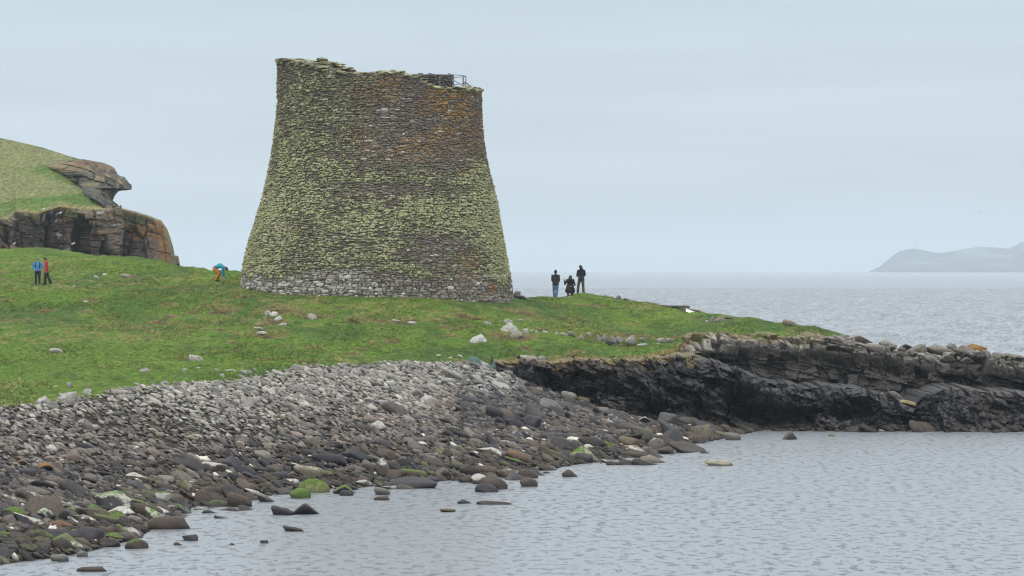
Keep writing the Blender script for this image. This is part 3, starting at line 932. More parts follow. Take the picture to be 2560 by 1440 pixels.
DK, DG, BR, TN, GY, PA, PK, OB, WH = (.034, .033, .037), (.058, .056, .060), (.082, .062, .05), (.18, .155, .115), (.165, .157, .142), (.32, .305, .268), (.21, .165, .14), (.13, .075, .043), (.42, .41, .375)
CN = {DK: "dark", DG: "dark grey", BR: "brown", TN: "tan", GY: "grey", PA: "pale grey", PK: "pinkish", OB: "rust brown", WH: "white"}

def px_stone(px0, py0, px1, py1, tilt, deep=.85, sink=.18, floor_=None):
    """Location, half sizes and rotation of a stone seen in the photo between two corners."""
    w, h = (px1 - px0), (py1 - py0)
    base = ray_ground((px0 + px1) / 2, py1 - .08 * h)
    Y = base[1]
    s = Y / F
    hw, hh = w * s / 2, h * s / 2
    cs, sn = math.cos(tilt), math.sin(tilt)
    A = hw / max(.8, math.sqrt(cs * cs + .35 * sn * sn))
    B = math.sqrt(max(hh * hh - (A * sn) ** 2, (.55 * hh) ** 2)) / cs
    D = deep * .5 * (A + B)
    Yc = Y + .55 * D
    c = P((px0 + px1) / 2, (py0 + py1) / 2 + sink * h * .5, Yc)
    if floor_ or base[2] < .12:
        top = P(0, py0, Yc)[2]
        gz_ = base[2] + (0 if base[2] < .12 else .02)
        c[2] = gz_ + .12 * (top - gz_)
        B = max(top - c[2], .03) / max(.7, cs)
        return c, (A * .98, D, B), base
    return c, (A, D, B * (1 + sink * .5)), base

# (x0, y0, x1, y1, colour, label, tilt, white, algae, orange, prototype)
HAND = [
 (237, 1221, 331, 1287, DG, "largest dark grey boulder with white crust on top by the water", 12, .52, .30, 0, 1),
 (360, 1288, 483, 1326, BR, "low brown boulder alone in the water with black weed at its foot", 4, 0, 0, 0, 3),
 (534, 1210, 619, 1246, BR, "smooth brown loaf-shaped boulder above the water's edge", 14, 0, 0, .1, 0),
 (556, 1137, 603, 1176, DG, "pointed dark grey boulder in the middle of the left beach", 20, 0, 0, 0, 2),
 (501, 1151, 559, 1185, BR, "brown boulder with a white patch on its top", 14, .42, 0, 0, 4),
 (731, 1160, 809, 1200, TN, "big tan grey boulder above the yellow-green one", 12, .15, .0, 0, 6),
 (722, 1221, 778, 1249, (.12, .16, .05), "vivid green moss-covered boulder at the waterline", 5, 0, .75, 0, 9),
 (744, 1197, 825, 1235, (.2, .2, .08), "yellow-green mottled boulder right behind the vivid green one", 8, .3, .5, 0, 7),
 (675, 1268, 737, 1290, DG, "dark grey wedge-shaped boulder standing off the shore in water", 14, 0, 0, 0, 5),
 (726, 1259, 812, 1290, DK, "dark blocky boulder in the water beside a grey wedge", 8, 0, .1, 0, 8),
 (453, 1334, 497, 1354, DG, "small grey pyramid rock with foam beside it in the water", 4, 0, 0, 0, 11),
 (433, 1355, 456, 1365, BR, "low brown pebble-like rock beside the grey pyramid rock", 4, 0, 0, 0, 0),
 (572, 1357, 587, 1365, DG, "tiny dark rock awash in the left foreground water", 4, 0, 0, 0, 2),
 (647, 1349, 672, 1359, DG, "small dark cone of rock awash in open water", 4, 0, 0, 0, 11),
 (706, 1315, 760, 1330, BR, "flat brown slab tilting out of the open water", 9, 0, 0, 0, 5),
 (190, 1415, 275, 1430, BR, "flat brown rock nearest the camera, barely above water", 2, 0, 0, 0, 3),
 (123, 1384, 173, 1407, GY, "grey speckled rock in the water below the left beach", 3, .1, 0, 0, 6),
 (190, 1377, 220, 1394, GY, "small pale grey rock beside the grey speckled one", 8, 0, 0, 0, 9),
 (131, 1334, 207, 1372, TN, "tan boulder with an olive green side in the bottom left corner", 12, 0, .28, 0, 0),
 (187, 1316, 260, 1359, DG, "steep dark grey boulder right of the tan olive one", 16, 0, 0, 0, 4),
 (253, 1329, 356, 1353, BR, "long low brown rock lying along the water's edge", 5, .1, 0, 0, 3),
 (312, 1347, 373, 1375, BR, "brown rock with a green weedy end in the water", 14, 0, .35, 0, 7),
 (94, 1318, 200, 1354, DG, "wide dark rock behind the tan olive boulder", 6, 0, 0, 0, 10),
 (119, 1299, 197, 1325, OB, "rust brown smooth rock near the left waterline", 8, 0, 0, 0, 0),
 (231, 1283, 306, 1316, BR, "dark brown boulder below the largest dark grey boulder", 14, 0, .25, 0, 6),
 (309, 1289, 357, 1310, GY, "grey rounded boulder left of the low brown one in water", 10, 0, 0, 0, 9),
 (387, 1226, 428, 1257, WH, "white boulder stained green, mid left shore", 12, .4, .35, 0, 4),
 (-6, 1262, 69, 1310, DK, "dark mossy boulder at the left edge of the photo", 10, 0, .34, 0, 1),
 (92, 1268, 137, 1301, DK, "black boulder with white top and green flank near left edge", 20, .45, .28, 0, 2),
 (-8, 1329, 35, 1344, BR, "flat green-topped rock cut by the left photo edge", 4, 0, .6, 0, 3),
 (475, 1226, 562, 1266, BR, "brown grey boulder just below the smooth brown loaf", 16, 0, .12, 0, 10),
 (562, 1237, 628, 1270, BR, "brown wedge sloping down into the water", 22, 0, 0, 0, 5),
 (37, 1146, 84, 1171, DG, "dark angular stone with an orange end face, far left", 18, 0, 0, .40, 8),
 (90, 1153, 153, 1184, DG, "dark angular stone with an orange top, left beach", 16, 0, 0, .40, 8),
 (47, 1168, 90, 1196, DG, "dark rounded stone under the orange-ended one", 8, 0, 0, 0, 6),
 (187, 1104, 234, 1128, DK, "dark long stone high on the left beach", 18, 0, 0, 0, 3),
 (240, 1178, 287, 1194, DK, "dark flat stone left of centre on the left beach", 8, 0, 0, 0, 5),
 (409, 1041, 434, 1074, (.17, .15, .14), "upright squarish brown-grey stone among small cobbles", 4, 0, 0, 0, 8),
 (365, 1116, 403, 1144, PK, "pinkish tan round boulder on the left beach", 14, 0, 0, 0, 0),
 (578, 1162, 644, 1194, DK, "dark elongated stone leaning right below the pointed one", 20, 0, 0, 0, 10),
 (159, 1134, 200, 1158, (.12, .08, .068), "reddish brown round stone on the left beach", 8, 0, 0, 0, 9),
 (887, 1058, 940, 1084, BR, "brown dark boulder under the tower, mid beach", 16, 0, 0, 0, 3),
 (925, 1049, 966, 1080, (.3, .27, .25), "white-faced angular boulder, mid beach", 14, .35, 0, 0, 2),
 (1211, 1012, 1256, 1052, DG, "tall dark grey boulder on the upper right beach", 24, 0, 0, 0, 5),
 (1309, 1034, 1351, 1077, DG, "dark grey pointed boulder among dark stones near the cliff", 26, 0, 0, 0, 4),
 (1400, 976, 1441, 1008, GY, "grey round boulder resting at the foot of the black cliff", 20, 0, 0, 0, 6),
 (1259, 1043, 1312, 1071, DK, "dark broad boulder between two taller dark grey ones", 14, 0, 0, 0, 1),
 (1130, 1074, 1176, 1102, DK, "dark wedge stone in the middle of the right beach", 20, 0, 0, 0, 5),
 (772, 1128, 876, 1161, DK, "long black whale-backed boulder on the mid beach", 8, 0, 0, 0, 3),
 (853, 1118, 932, 1158, DK, "black angular boulder right behind the whale-backed one", 16, 0, 0, 0, 2),
 (937, 1121, 991, 1155, BR, "brown dome-like boulder right of the black angular one", 12, 0, 0, 0, 9),
 (987, 1142, 1038, 1173, DK, "dark leaning boulder right of the brown dome", 24, .2, 0, 0, 10),
 (962, 1173, 1009, 1208, BR, "brown dark upright boulder close to the water, centre", 22, 0, .1, 0, 4),
 (994, 1168, 1079, 1198, BR, "brown log-shaped boulder with a green end", 12, .12, .28, 0, 3),
 (1077, 1167, 1148, 1200, (.13, .115, .10), "grey brown blocky boulder at the water, centre", 6, 0, .08, .1, 8),
 (1142, 1187, 1216, 1208, BR, "flat wet brown boulder at the water's edge", 6, 0, 0, 0, 0),
 (1184, 1164, 1251, 1192, BR, "smooth brown boulder above the flat wet one", 12, 0, 0, 0, 6),
 (1200, 1193, 1268, 1227, BR, "rounded brown boulder standing in the shallows", 26, 0, 0, 0, 9),
 (1187, 1209, 1247, 1233, DG, "dark lower boulder leaning on the rounded one in shallows", 18, 0, 0, 0, 7),
 (1262, 1121, 1341, 1162, (.12, .09, .07), "big brown long boulder on the right shore", 22, 0, .05, .15, 3),
 (1419, 1117, 1501, 1155, (.30, .31, .20), "big pale green boulder on the right shore", 14, .42, .42, 0, 0),
 (1433, 1132, 1482, 1158, DG, "dark grey speckled boulder in front of the pale green one", 16, 0, 0, 0, 6),
 (1195, 1115, 1257, 1146, BR, "brown boulder edged with a dotted white crust", 12, .34, 0, 0, 1),
 (1297, 1195, 1344, 1219, BR, "brown humped boulder in the shallows, right part", 16, 0, 0, 0, 9),
 (1284, 1174, 1345, 1198, BR, "dark brown slab above the humped one in the shallows", 12, 0, 0, 0, 10),
 (1403, 1174, 1446, 1194, BR, "dark round-backed rock awash by the right shore", 10, 0, 0, 0, 0),
 (934, 1218, 976, 1239, GY, "small grey wedge in the shallows, centre", 10, 0, 0, 0, 5),
 (848, 1224, 888, 1241, DG, "small dark rock right of the mossy shore boulders", 10, 0, 0, 0, 3),
 (831, 1212, 901, 1237, DK, "black block with a bright green ridge at the water", 14, 0, .5, 0, 8),
 (934, 1239, 979, 1252, BR, "low brown rock alone in the central shallows", 4, 0, 0, 0, 3),
 (1142, 1248, 1179, 1260, (.05, .065, .045), "low dark green rock far out in the central water", 3, 0, .1, 0, 0),
 (1181, 1251, 1281, 1263, BR, "long flat brown reef far out in the central water", 2, 0, 0, 0, 10),
 (1098, 1270, 1141, 1281, TN, "small tan rock farthest out in the central water", 3, 0, 0, 0, 5),
 (1507, 1018, 1574, 1056, DG, "dark grey boulder at the cliff foot, right beach", 22, 0, 0, 0, 2),
 (1588, 1040, 1644, 1065, DK, "dark block with a whitish right side near the cliff", 8, .38, .15, 0, 8),
 (1644, 1027, 1693, 1069, (.10, .098, .098), "tall dark grey boulder beside the cliff cave", 20, 0, 0, 0, 4),
 (1708, 1024, 1746, 1051, DG, "rounded grey boulder against the cave mouth", 24, 0, 0, 0, 9),
 (1692, 1039, 1754, 1068, (.11, .1, .095), "long grey boulder below the cave mouth", 14, 0, 0, 0, 3),
 (1570, 1060, 1630, 1103, (.10, .095, .085), "triangular boulder with an ochre mossy tip", 20, 0, .22, .15, 11),
 (1652, 1072, 1710, 1109, DG, "steep dark grey boulder left of the brown triangle", 22, 0, 0, 0, 2),
 (1721, 1056, 1775, 1103, (.15, .125, .095), "tall brown triangular boulder stained green near the water", 14, 0, .2, 0, 11),
 (1807, 1081, 1852, 1102, (.15, .14, .125), "small grey-brown dome last before the open water", 14, 0, 0, 0, 6),
 (1807, 1046, 1838, 1065, BR, "brown cone-shaped rock in front of the black cliff", 16, 0, 0, 0, 11),
 (1767, 1054, 1793, 1064, WH, "white green-rimmed stone below the cave", 4, .5, .2, 0, 0),
 (1617, 1096, 1663, 1120, (.14, .125, .11), "grey boulder crusted pale on top, right waterline", 14, .25, 0, 0, 7),
 (1662, 1103, 1719, 1126, BR, "brown fish-shaped boulder in the water, right", 14, 0, 0, 0, 10),
 (1550, 1111, 1604, 1126, (.24, .19, .15), "flat pale tan rock at the right waterline", 5, 0, 0, 0, 3),
 (1601, 1116, 1632, 1132, (.15, .13, .12), "small grey brown rock in front of the crusted boulder", 12, 0, 0, 0, 9),
 (1500, 1100, 1537, 1122, (.1, .12, .05), "bright green striped stone, right shore", 26, .2, .62, 0, 3),
 (1545, 1088, 1601, 1121, (.15, .12, .085), "wide brown boulder below the ochre-tipped triangle", 18, 0, .15, 0, 4),
 (1540, 1127, 1578, 1143, DK, "black wedge alone in the right shallows", 16, 0, 0, 0, 5),
 (1596, 1137, 1667, 1159, (.2, .18, .14), "flat sandy-coloured rock in the right shallows", 6, 0, 0, 0, 0),
 (1760, 1150, 1834, 1166, (.36, .33, .24), "cream rock just awash, alone in open water", 4, 0, 0, 0, 6),
 (1955, 1077, 2001, 1101, (.12, .105, .09), "brown block standing alone in water before the cliff", 4, 0, 0, 0, 8),
 (2070, 1083, 2091, 1092, (.26, .22, .12), "small yellowish rock awash before the black cliff", 4, 0, 0, 0, 0),
 (1440, 990, 1480, 1008, (.16, .12, .07), "ochre flat stone tucked under the black cliff", 16, 0, 0, 0, 3),
 (1100, 918, 1156, 952, PA, "pale grey slanted slab at the top of the beach", 26, 0, 0, 0, 5),
 (1018, 970, 1072, 997, (.3, .28, .25), "pale blocky boulder on the upper beach below the tower", 10, 0, 0, 0, 8),
 (1062, 1192, 1100, 1206, DG, "small dark boulder between the blocky and log-shaped ones", 8, 0, .2, 0, 6),
]
beach_objs = []
occ = {}
CELL = .45
def occ_add(x, y, r):
    for i in range(int((x - r) // CELL), int((x + r) // CELL) + 1):
        for j in range(int((y - r) // CELL), int((y + r) // CELL) + 1):
            occ.setdefault((i, j), []).append((x, y, r))
def occ_hit(x, y, r, f_=.72):
    for i in range(int((x - r) // CELL), int((x + r) // CELL) + 1):
        for j in range(int((y - r) // CELL), int((y + r) // CELL) + 1):
            for (a, b, q) in occ.get((i, j), ()):
                if (a - x) ** 2 + (b - y) ** 2 < (f_ * (r + q)) ** 2:
                    return True
    return False

GROUP_B = "boulders on the stony beach"
landmarks = []
for (x0, y0, x1, y1, colr, lab, tilt, wh_, al_, or_, k) in HAND:
    c, dims, base = px_stone(x0, y0, x1, y1, R(tilt), deep=.85)
    yaw = random.uniform(-.25, .25)
    put_stone("beach_boulder", k, M_boulder, c, dims, (random.uniform(-.15, .15), R(tilt), yaw), colr, lab, "boulder", GROUP_B, wh_, al_, or_)
    beach_objs.append(1)
    occ_add(c[0], c[1], .9 * max(dims[0], dims[1]))
    landmarks.append(((x0 + x1) / 2, (y0 + y1) / 2, lab))

# ------------------------------------------------------------------ the stony beach
SHX = np.array([s[0] for s in shore_pts]); SHYv = np.array([s[1] for s in shore_pts])
def beach_t(x, y):
    """0 at the waterline, 1 at the turf edge, from the height of the beach."""
    return beach_f(x, y) / 3.0

cand = []
n_try = {1.0: 150, .74: 700, .52: 3000, .37: 10000, .25: 30000, .15: 60000}
for size, cnt in n_try.items():
    qx = rng.uniform(-36, 13.2, int(cnt * 1.33))
    cnt = len(qx)
    qy = rng.uniform(67, 133, cnt)
    cz = beach_f(qx, qy)
    e = edge_y(qx)
    bank = np.interp(qx, [-99, -1, 0.1, 2.9, 5.1, 8.4, 11, 14], [999, 999, 129.6, 128.6, 128.9, 129.4, 129.8, 129.4])   # foot of the cliff
    pxx, pyy = qx / qy * F + 1280, HZ - (cz - H) * F / qy
    n_ = fbm(qx * .45, qy * .3, 0 * qx, 500, 3)
    n2_ = fbm(qx * .25, qy * .2, 0 * qx, 510, 3)
    lim = np.minimum(e + (n_ - .42) * 3.2 * np.where(qx < -2, 1, .3) + np.where((pxx > 150) & (pxx < 800) & (rng.uniform(0, 1, cnt) < .05), rng.uniform(0, 6, cnt), 0), bank)
    t = cz / 3.05
    prob = np.ones(cnt)
    right_b = sstep(850, 1250, pxx)
    if size >= .7: prob = .03 + .7 * sstep(.32, .02, t) + .25 * right_b * sstep(.8, .5, t)
    elif size >= .5: prob = .06 + .8 * sstep(.42, .05, t) + .55 * right_b * sstep(.95, .6, t)
    elif size >= .35: prob = .16 + .8 * sstep(.55, .15, t) + .6 * right_b
    elif size >= .24: prob = .55 + .4 * sstep(.6, .2, t) + .3 * right_b
    cz = np.where(qy > e, ground(qx, qy), cz)
    ok = (qy < lim) & (t > -.10 - .05 * (size > .4)) & (rng.uniform(0, 1, cnt) < prob) & (pxx > -1100) & (np.where(t < .0, n2_ > .5, True))
    for i in np.nonzero(ok)[0]:
        r = size * .5 * random.uniform(.8, 1.25)
        if not occ_hit(qx[i], qy[i], r, .60 if size > .25 else .52):
            occ_add(qx[i], qy[i], r)
            cand.append((qx[i], qy[i], cz[i], r, t[i], pxx[i], pyy[i], n_[i]))
for k in range(110):                                          # blocks fallen from the black cliff, awash at its foot
    x_ = random.uniform(10.5, 26)
    y_ = float(np.interp(x_, [10, 16, 26], [129.6, 129.2, 128.6])) - abs(random.gauss(0, .35))
    r = random.choice([.12, .16, .2, .25, .32, .42]) * random.uniform(.8, 1.2)
    if not occ_hit(x_, y_, r, .6):
        occ_add(x_, y_, r)
        cand.append((x_, y_, -.02, r, .06, x_ / y_ * F + 1280, HZ + H * F / y_, .5))
cand = np.array(cand)
print("beach stones", len(cand))

def pick_colour(t, px, u, v):
    """Pale and bleached near the turf, brown-grey in the middle, dark and weedy near the tide line."""
    rb = float(sstep(950, 1350, px))
    if random.random() < sstep(.58, 1.0, t + (v - .5) * .5 + .1 * (1 - rb)):
        pal = [PA, PA, (.235, .22, .198), GY, GY, (.27, .25, .225), (.34, .32, .28), (.40, .385, .34), (.23, .21, .19), (.16, .15, .135)]
        if rb > .5: pal = [PA, GY, GY, (.27, .26, .25), (.15, .145, .14), (.3, .29, .28)]
    elif t > .36:
        pal = [(.17, .158, .14), (.14, .125, .112), (.115, .10, .09), (.16, .14, .125), (.11, .09, .072), (.18, .15, .13), (.085, .08, .083), (.21, .165, .142), (.23, .212, .185), (.18, .158, .118), (.055, .052, .055), (.095, .08, .076)]
        if rb > .5: pal = [(.06, .058, .062), DK, (.075, .068, .066), (.08, .063, .052), (.10, .088, .08), DK, (.12, .105, .095), (.15, .14, .13), (.05, .048, .053)]
    elif t > .12:
        pal = [(.065, .062, .065), DK, (.04, .038, .04), (.09, .07, .057), (.075, .06, .05), (.06, .053, .05), (.105, .087, .076), (.135, .112, .096), (.17, .153, .13)]
    else:
        pal = [(.035, .031, .03), (.07, .054, .042), (.055, .043, .036), (.04, .034, .03), (.05, .048, .05), (.09, .07, .056), (.06, .045, .034)]
    return pal[int(u * len(pal)) % len(pal)]

app = cand[:, 3] / cand[:, 1]                       # apparent size
vis = (cand[:, 5] > -10) & (cand[:, 6] < 1460)
order = np.argsort(-np.where(vis, app, 0))
n_ind = 300 - len(HAND)
ind = order[:n_ind]
rest = np.setdiff1d(np.arange(len(cand)), ind)

def stone_pose(t, r, px):
    a = r * random.uniform(1.0, 1.6)
    b = r * random.uniform(.7, 1.05)
    c = r * random.uniform(.36, .68)
    tilt = R(random.gauss(23, 12))                  # the stones lie down the slope, towards the water on the right
    return (a, b, c), (random.gauss(.15, .25), tilt, random.gauss(0, .5))

used_labels = {}
def auto_label(px, py, colr, dims, al=0, wh=0):
    shape = "flat" if dims[2] < .5 * dims[0] else ("long" if dims[0] > 1.45 * dims[1] else ("blocky" if (px * 7 + py) % 3 < 1 else "rounded"))
    best = sorted(landmarks, key=lambda q: (q[0] - px) ** 2 + 2.2 * (q[1] - py) ** 2)[:6]
    lum = sum(colr) / 3
    cname = CN.get(colr) or ("pale grey" if lum > .27 else "light grey" if lum > .19 else "grey brown" if lum > .10 else "dark brown" if colr[0] > 1.15 * colr[2] and lum > .055 else "dark grey" if lum > .045 else "blackish")
    cname = ("green-topped " if al > .15 else "white-crusted " if wh > .15 else "") + cname
    for (lx, ly, lab) in best:
        dx, dy = px - lx, (py - ly) * 1.6
        if abs(dx) > 2 * abs(dy): rel = "right of" if dx > 0 else "left of"
        elif abs(dy) > 2 * abs(dx): rel = "below" if dy > 0 else "above"
        else: rel = ("lower right of" if dx > 0 else "lower left of") if dy > 0 else ("upper right of" if dx > 0 else "upper left of")
        far = "close" if math.hypot(dx, dy) < 60 else "some way"
        words = lab.split()
        short = []
        for w in words:
            if w in ("with", "by", "alone", "in", "above", "standing", "lying", "right", "left", "beside", "at", "on", "mid", "behind", "barely", "resting", "nearest", "below", "just", "among", "near", "awash", "tilting", "farthest", "far", "leaning", "close", "cut", "under", "sloping", "high", "between", "edged", "crusted", "and", "stained", "last", "tucked", "against") and len(short) >= 2:
                break
            short.append(w)
        s = f"{cname} {shape} boulder {far} {rel} the {' '.join(short).rstrip(',')}"
        s = " ".join(s.split()[:16])
        if s not in used_labels:
            used_labels[s] = 1
            return s
    used_labels[s] = used_labels.get(s, 0) + 1
    return s

for i in ind:
    x_, y_, z_, r_, t_, px_, py_, n_ = cand[i]
    dims, rot = stone_pose(t_, r_, px_)
    colr = pick_colour(t_, px_, random.random(), n_)
    al = random.choice([0, 0, 0, 0, 0, .12, .2, .28]) * float(sstep(.30, .08, t_)) * (1.1 if px_ < 1500 else .6)
    wh = random.choice([0, 0, 0, 0, 0, 0, .2, .32]) * float(sstep(.45, .2, t_))
    if px_ > 1850: wh = al = 0
    lab = auto_label(px_, py_, colr, dims, al, wh)
    put_stone("beach_boulder", random.randrange(18), M_boulder, (x_, y_, max(z_, -.1) + .32 * dims[2]), dims, rot, colr, lab, "boulder", GROUP_B, wh, al, 0)

# all the smaller stones: one mass
LOW = [rock_shape(2, 300 + k, (.5, .8, 1.05)[k % 3], 9)[0] for k in range(14)]
lowf = ICO[2][1]
nvp = len(LOW[0])
V = np.empty((len(rest), nvp, 3), np.float32)
Cc = np.empty((len(rest), nvp, 3), np.float32)
for q, i in enumerate(rest):
    x_, y_, z_, r_, t_, px_, py_, n_ = cand[i]
    dims, (ra, rb_, rc) = stone_pose(t_, r_, px_)
    p = LOW[random.randrange(14)] * np.array(dims)
    ca_, sa_, cb_, sb_, cc_, sc_ = math.cos(ra), math.sin(ra), math.cos(rb_), math.sin(rb_), math.cos(rc), math.sin(rc)
    M = np.array([[cc_, -sc_, 0], [sc_, cc_, 0], [0, 0, 1]]) @ np.array([[cb_, 0, sb_], [0, 1, 0], [-sb_, 0, cb_]]) @ np.array([[1, 0, 0], [0, ca_, -sa_], [0, sa_, ca_]])
    p = p @ M.T
    V[q] = p + (x_, y_, z_ + random.uniform(.1, .5) * dims[2] + (.05 if r_ < .09 else 0))
    base = np.array(pick_colour(t_, px_, random.random(), n_)) * random.uniform(.8, 1.2)
    cl = np.repeat(base[None], nvp, 0)
    if random.random() < .17 * float(sstep(.30, .06, t_)) * (1.0 if px_ < 1500 else .5):
        up = sstep(-.1, .5, p[:, 2] / (dims[2] + 1e-6) + random.uniform(-.5, .6))
        cl = mixc(cl, random.choice([(.075, .115, .022), (.12, .14, .045), (.045, .07, .02), (.16, .16, .08)]), up * random.uniform(.35, .9))
    elif random.random() < .025 * float(sstep(.5, .2, t_)):
        cl = mixc(cl, (.6, .58, .52), sstep(.1, .6, p[:, 2] / (dims[2] + 1e-6)))
    Cc[q] = cl
Fc = (lowf[None] + (np.arange(len(rest)) * nvp)[:, None, None]).reshape(-1, 3)
cob = link("beach_cobbles", mesh_np("beach_cobbles", V.reshape(-1, 3), Fc, True, Cc.reshape(-1, 3)), M_cobble)
tag(cob, kind="stuff")
print("cobbles", len(rest))

# ------------------------------------------------------------------ the drystone tower
TX, TY = (945 - 1280) * 160 / F, 160.0
prof_py = np.array([140, 222, 250, 300, 350, 400, 450, 500, 550, 600, 650, 700, 745, 800], float)
prof_l = np.array([695, 695, 696, 692, 686, 678.5, 668, 656, 641, 624.5, 613, 606, 601, 598], float)
prof_r = np.array([1203, 1203, 1203.5, 1204.5, 1208.5, 1217, 1228, 1241.5, 1248.5, 1258, 1267.5, 1276, 1283, 1286], float)
prof_z = H - (prof_py - HZ) * TY / F
PXM = F / TY
def t_rad(th, z):
    rl = np.interp(-z, -prof_z, (945 - prof_l) / PXM)
    rr_ = np.interp(-z, -prof_z, (prof_r - 945) / PXM)
    w = (1 + np.sin(th)) / 2
    return w * rr_ + (1 - w) * rl
ftop_px = np.array([695, 715, 735, 775, 800, 830, 860, 920, 960, 980, 1030, 1060, 1085, 1100, 1120, 1150, 1203], float)
ftop_py = np.array([153, 152, 153, 160, 165, 172, 181, 185, 183, 180, 185, 197, 212, 218, 222, 223, 222], float)
ft_th = np.arcsin(np.clip((ftop_px - 949) / 254, -1, 1))
ft_z = H + (HZ - ftop_py) * (TY - 5.77 * np.cos(ft_th)) / F
def t_top(th):
    t = (np.asarray(th, float) + math.pi) % (2 * math.pi) - math.pi
    front = np.interp(t, ft_th, ft_z)
    back = np.interp(np.abs((t % (2 * math.pi)) - math.pi / 2) / math.pi, [0, .25, .75, 1], [ft_z[-1], 17.2, 18.0, ft_z[0]])
    return np.where(np.abs(t) <= math.pi / 2, front, back)

tower = link("broch_tower", None)
tower.location = (TX, TY, float(grass_f(TX, TY - 7.6)))
tag(tower, "tall round ruined drystone tower, narrow-waisted, clad in green and orange lichen", "tower")
T0 = np.array(tower.location)

def lichen_colours(x, y, z, th, h, h2):
    """Stone colour and lichen cover. h, h2: per-stone hashes."""
    a = np.sin(th)
    zz = z
    h3 = (h2 * 7.13) % 1; h4 = (h2 * 3.77) % 1
    st = mixc((.15, .128, .11), (.34, .305, .255), h)
    st = mixc(st, (.19, .155, .155), (h2 > .66) * .85)
    st = mixc(st, (.62, .6, .55), (h3 > .955) * .9)
    st = mixc(st, (.27, .215, .19), (h4 > .92) * .8)
    n1 = fbm(x * .55, y * .55, z * .75, 601, 4)
    n3 = fbm(x * .9, y * .9, z * 1.6, 621, 4)
    bare = sstep(-.46, .30, a + .5 * (n3 - .5)) * sstep(11.4, 14.2, zz + 5 * (n1 - .5) - .8 * a)      # upper right: little green
    bare = np.maximum(bare, .85 * np.exp(-((a - .55) / .26) ** 2 - ((zz - 8.5) / .9) ** 2))
    bare = np.maximum(bare, .45 * np.exp(-((a + .2) / .25) ** 2 - ((zz - 9.0) / .5) ** 2))
    bare = np.maximum(bare, .6 * np.exp(-((a - .15) / .5) ** 2 - ((zz - 11.9) / .5) ** 2))
    bare = np.clip(bare, 0, 1)
    cover = .575 + .05 * np.exp(-((zz - 10.2) / 1.5) ** 2) * sstep(-.6, .2, a) + .07 * sstep(.6, .95, np.abs(a)) * sstep(16, 11, zz) + .30 * (n3 - .5)
    cover = cover - .235 * bare - .05 * sstep(-.2, -.75, a) * sstep(13.5, 16.5, zz) + .10 * (h - .5)
    lz = 6.95 + 2.2 * (n1 - .5) - .25 * sstep(-.2, .6, a)
    basef = sstep(lz + .45, lz - .1, zz)
    cover = cover - .25 * basef
    o1 = fbm(x * .7, y * .7, z * .9, 641, 4)
    org = bare * sstep(.28, .43, o1 + .12 * (h - .5)) * sstep(12.5, 14.5, zz) * sstep(-.42, -.15, a)
    org = np.maximum(org, np.exp(-((a - .80) / .085) ** 2) * sstep(11.2, 13, zz) * sstep(18, 16, zz) * sstep(.33, .46, o1))
    org = np.maximum(org, np.exp(-((a - .72) / .10) ** 2 - ((zz - 7.9) / 1.5) ** 2) * sstep(.36, .5, o1) * .9)
    org = np.maximum(org, np.exp(-((a + .97) / .03) ** 2 - ((zz - 16.5) / 1.0) ** 2) * .6)
    ocol = mixc((.25, .16, .085), (.46, .27, .09), h2)
    c = mixc(st, ocol, org * .85 * sstep(.08, .4, h4))
    pale = sstep(.46, .58, fbm(x * .8, y * .8, z * 1.4, 651, 3)) * bare * sstep(.4, -.25, a)
    c = mixc(c, (.40, .38, .33), pale * .7 * (h > .35))
    c = mixc(c, (.185, .15, .145), bare * sstep(.48, .6, fbm(x * .6, y * .6, z * .8, 661, 3)) * sstep(-.1, .4, a) * .5)
    bw = basef * (.12 + .8 * (h2 > .40)) * (.22 + .78 * sstep(.45, -.55, a))     # foot of the wall: pale crusted boulders
    c = mixc(c, mixc((.34, .33, .30), (.74, .73, .68), h), bw * .9)
    c = mixc(c, (.30, .13, .035), np.exp(-((a - .86) / .02) ** 2 - ((zz - 6.4) / .28) ** 2))
    return c, np.clip(cover, 0, 1)

# stones, course by course
NU, NVV = 7, 5
SU = np.linspace(-1, 1, NU)
SV = np.linspace(-1, 1, NVV)
SUg, SVg = np.meshgrid(SU, SV, indexing='ij')
edge_in = np.where((np.abs(SUg) > .99) | (np.abs(SVg) > .99), 1.0, 0.0)
stones = []
z_c = 4.7
while z_c < 20.0:
    low_ = z_c < 7.0
    hc_ = random.uniform(.12, .27) if low_ else random.uniform(.065, .14)
    th_c = random.uniform(0, .1)
    while th_c < 2 * math.pi + .02:
        L = random.choice([random.uniform(.12, .3), random.uniform(.2, .6)]) if low_ else random.choice([random.uniform(.10, .24), random.uniform(.2, .45), random.uniform(.3, .7)])
        rad_ = float(t_rad(np.array(th_c), np.array(z_c)))
        dth = L / rad_
        thm = th_c + dth / 2
        zz_ = z_c + hc_ / 2
        if z_c + hc_ * .6 < float(t_top(thm)) + random.uniform(-.08, .06):
            rnd = random.random()
            if low_ and rnd < .3 and L < .45:            # two small stones one above the other
                for sgn in (-1, 1):
                    stones.append((thm, zz_ + sgn * hc_ * .25, dth / 2, hc_ * .26, random.uniform(0, .10), random.gauss(0, .1), random.random(), random.random(), random.gauss(0, .1)))
            else:
                stones.append((thm, zz_ + random.gauss(0, .022), dth / 2, hc_ / 2 * random.uniform(.72, 1.22), random.uniform(-.01, .065) + (.035 if rnd > .95 else 0), random.gauss(0, .09), random.random(), random.random(), random.gauss(0, .12)))
        th_c += dth
    z_c += hc_ * .95
S = np.array(stones)
n_s = len(S)
thm, zm, ht, hh, pr_, ti, h1s, h2s, yawv = [S[:, i][:, None, None] for i in range(9)]
shr = 1 - .24 * (np.abs(SUg) * np.abs(SVg))[None] ** 1.3                    # worn corners
wob = rng.normal(0, 1, (n_s, NU, NVV, 3))
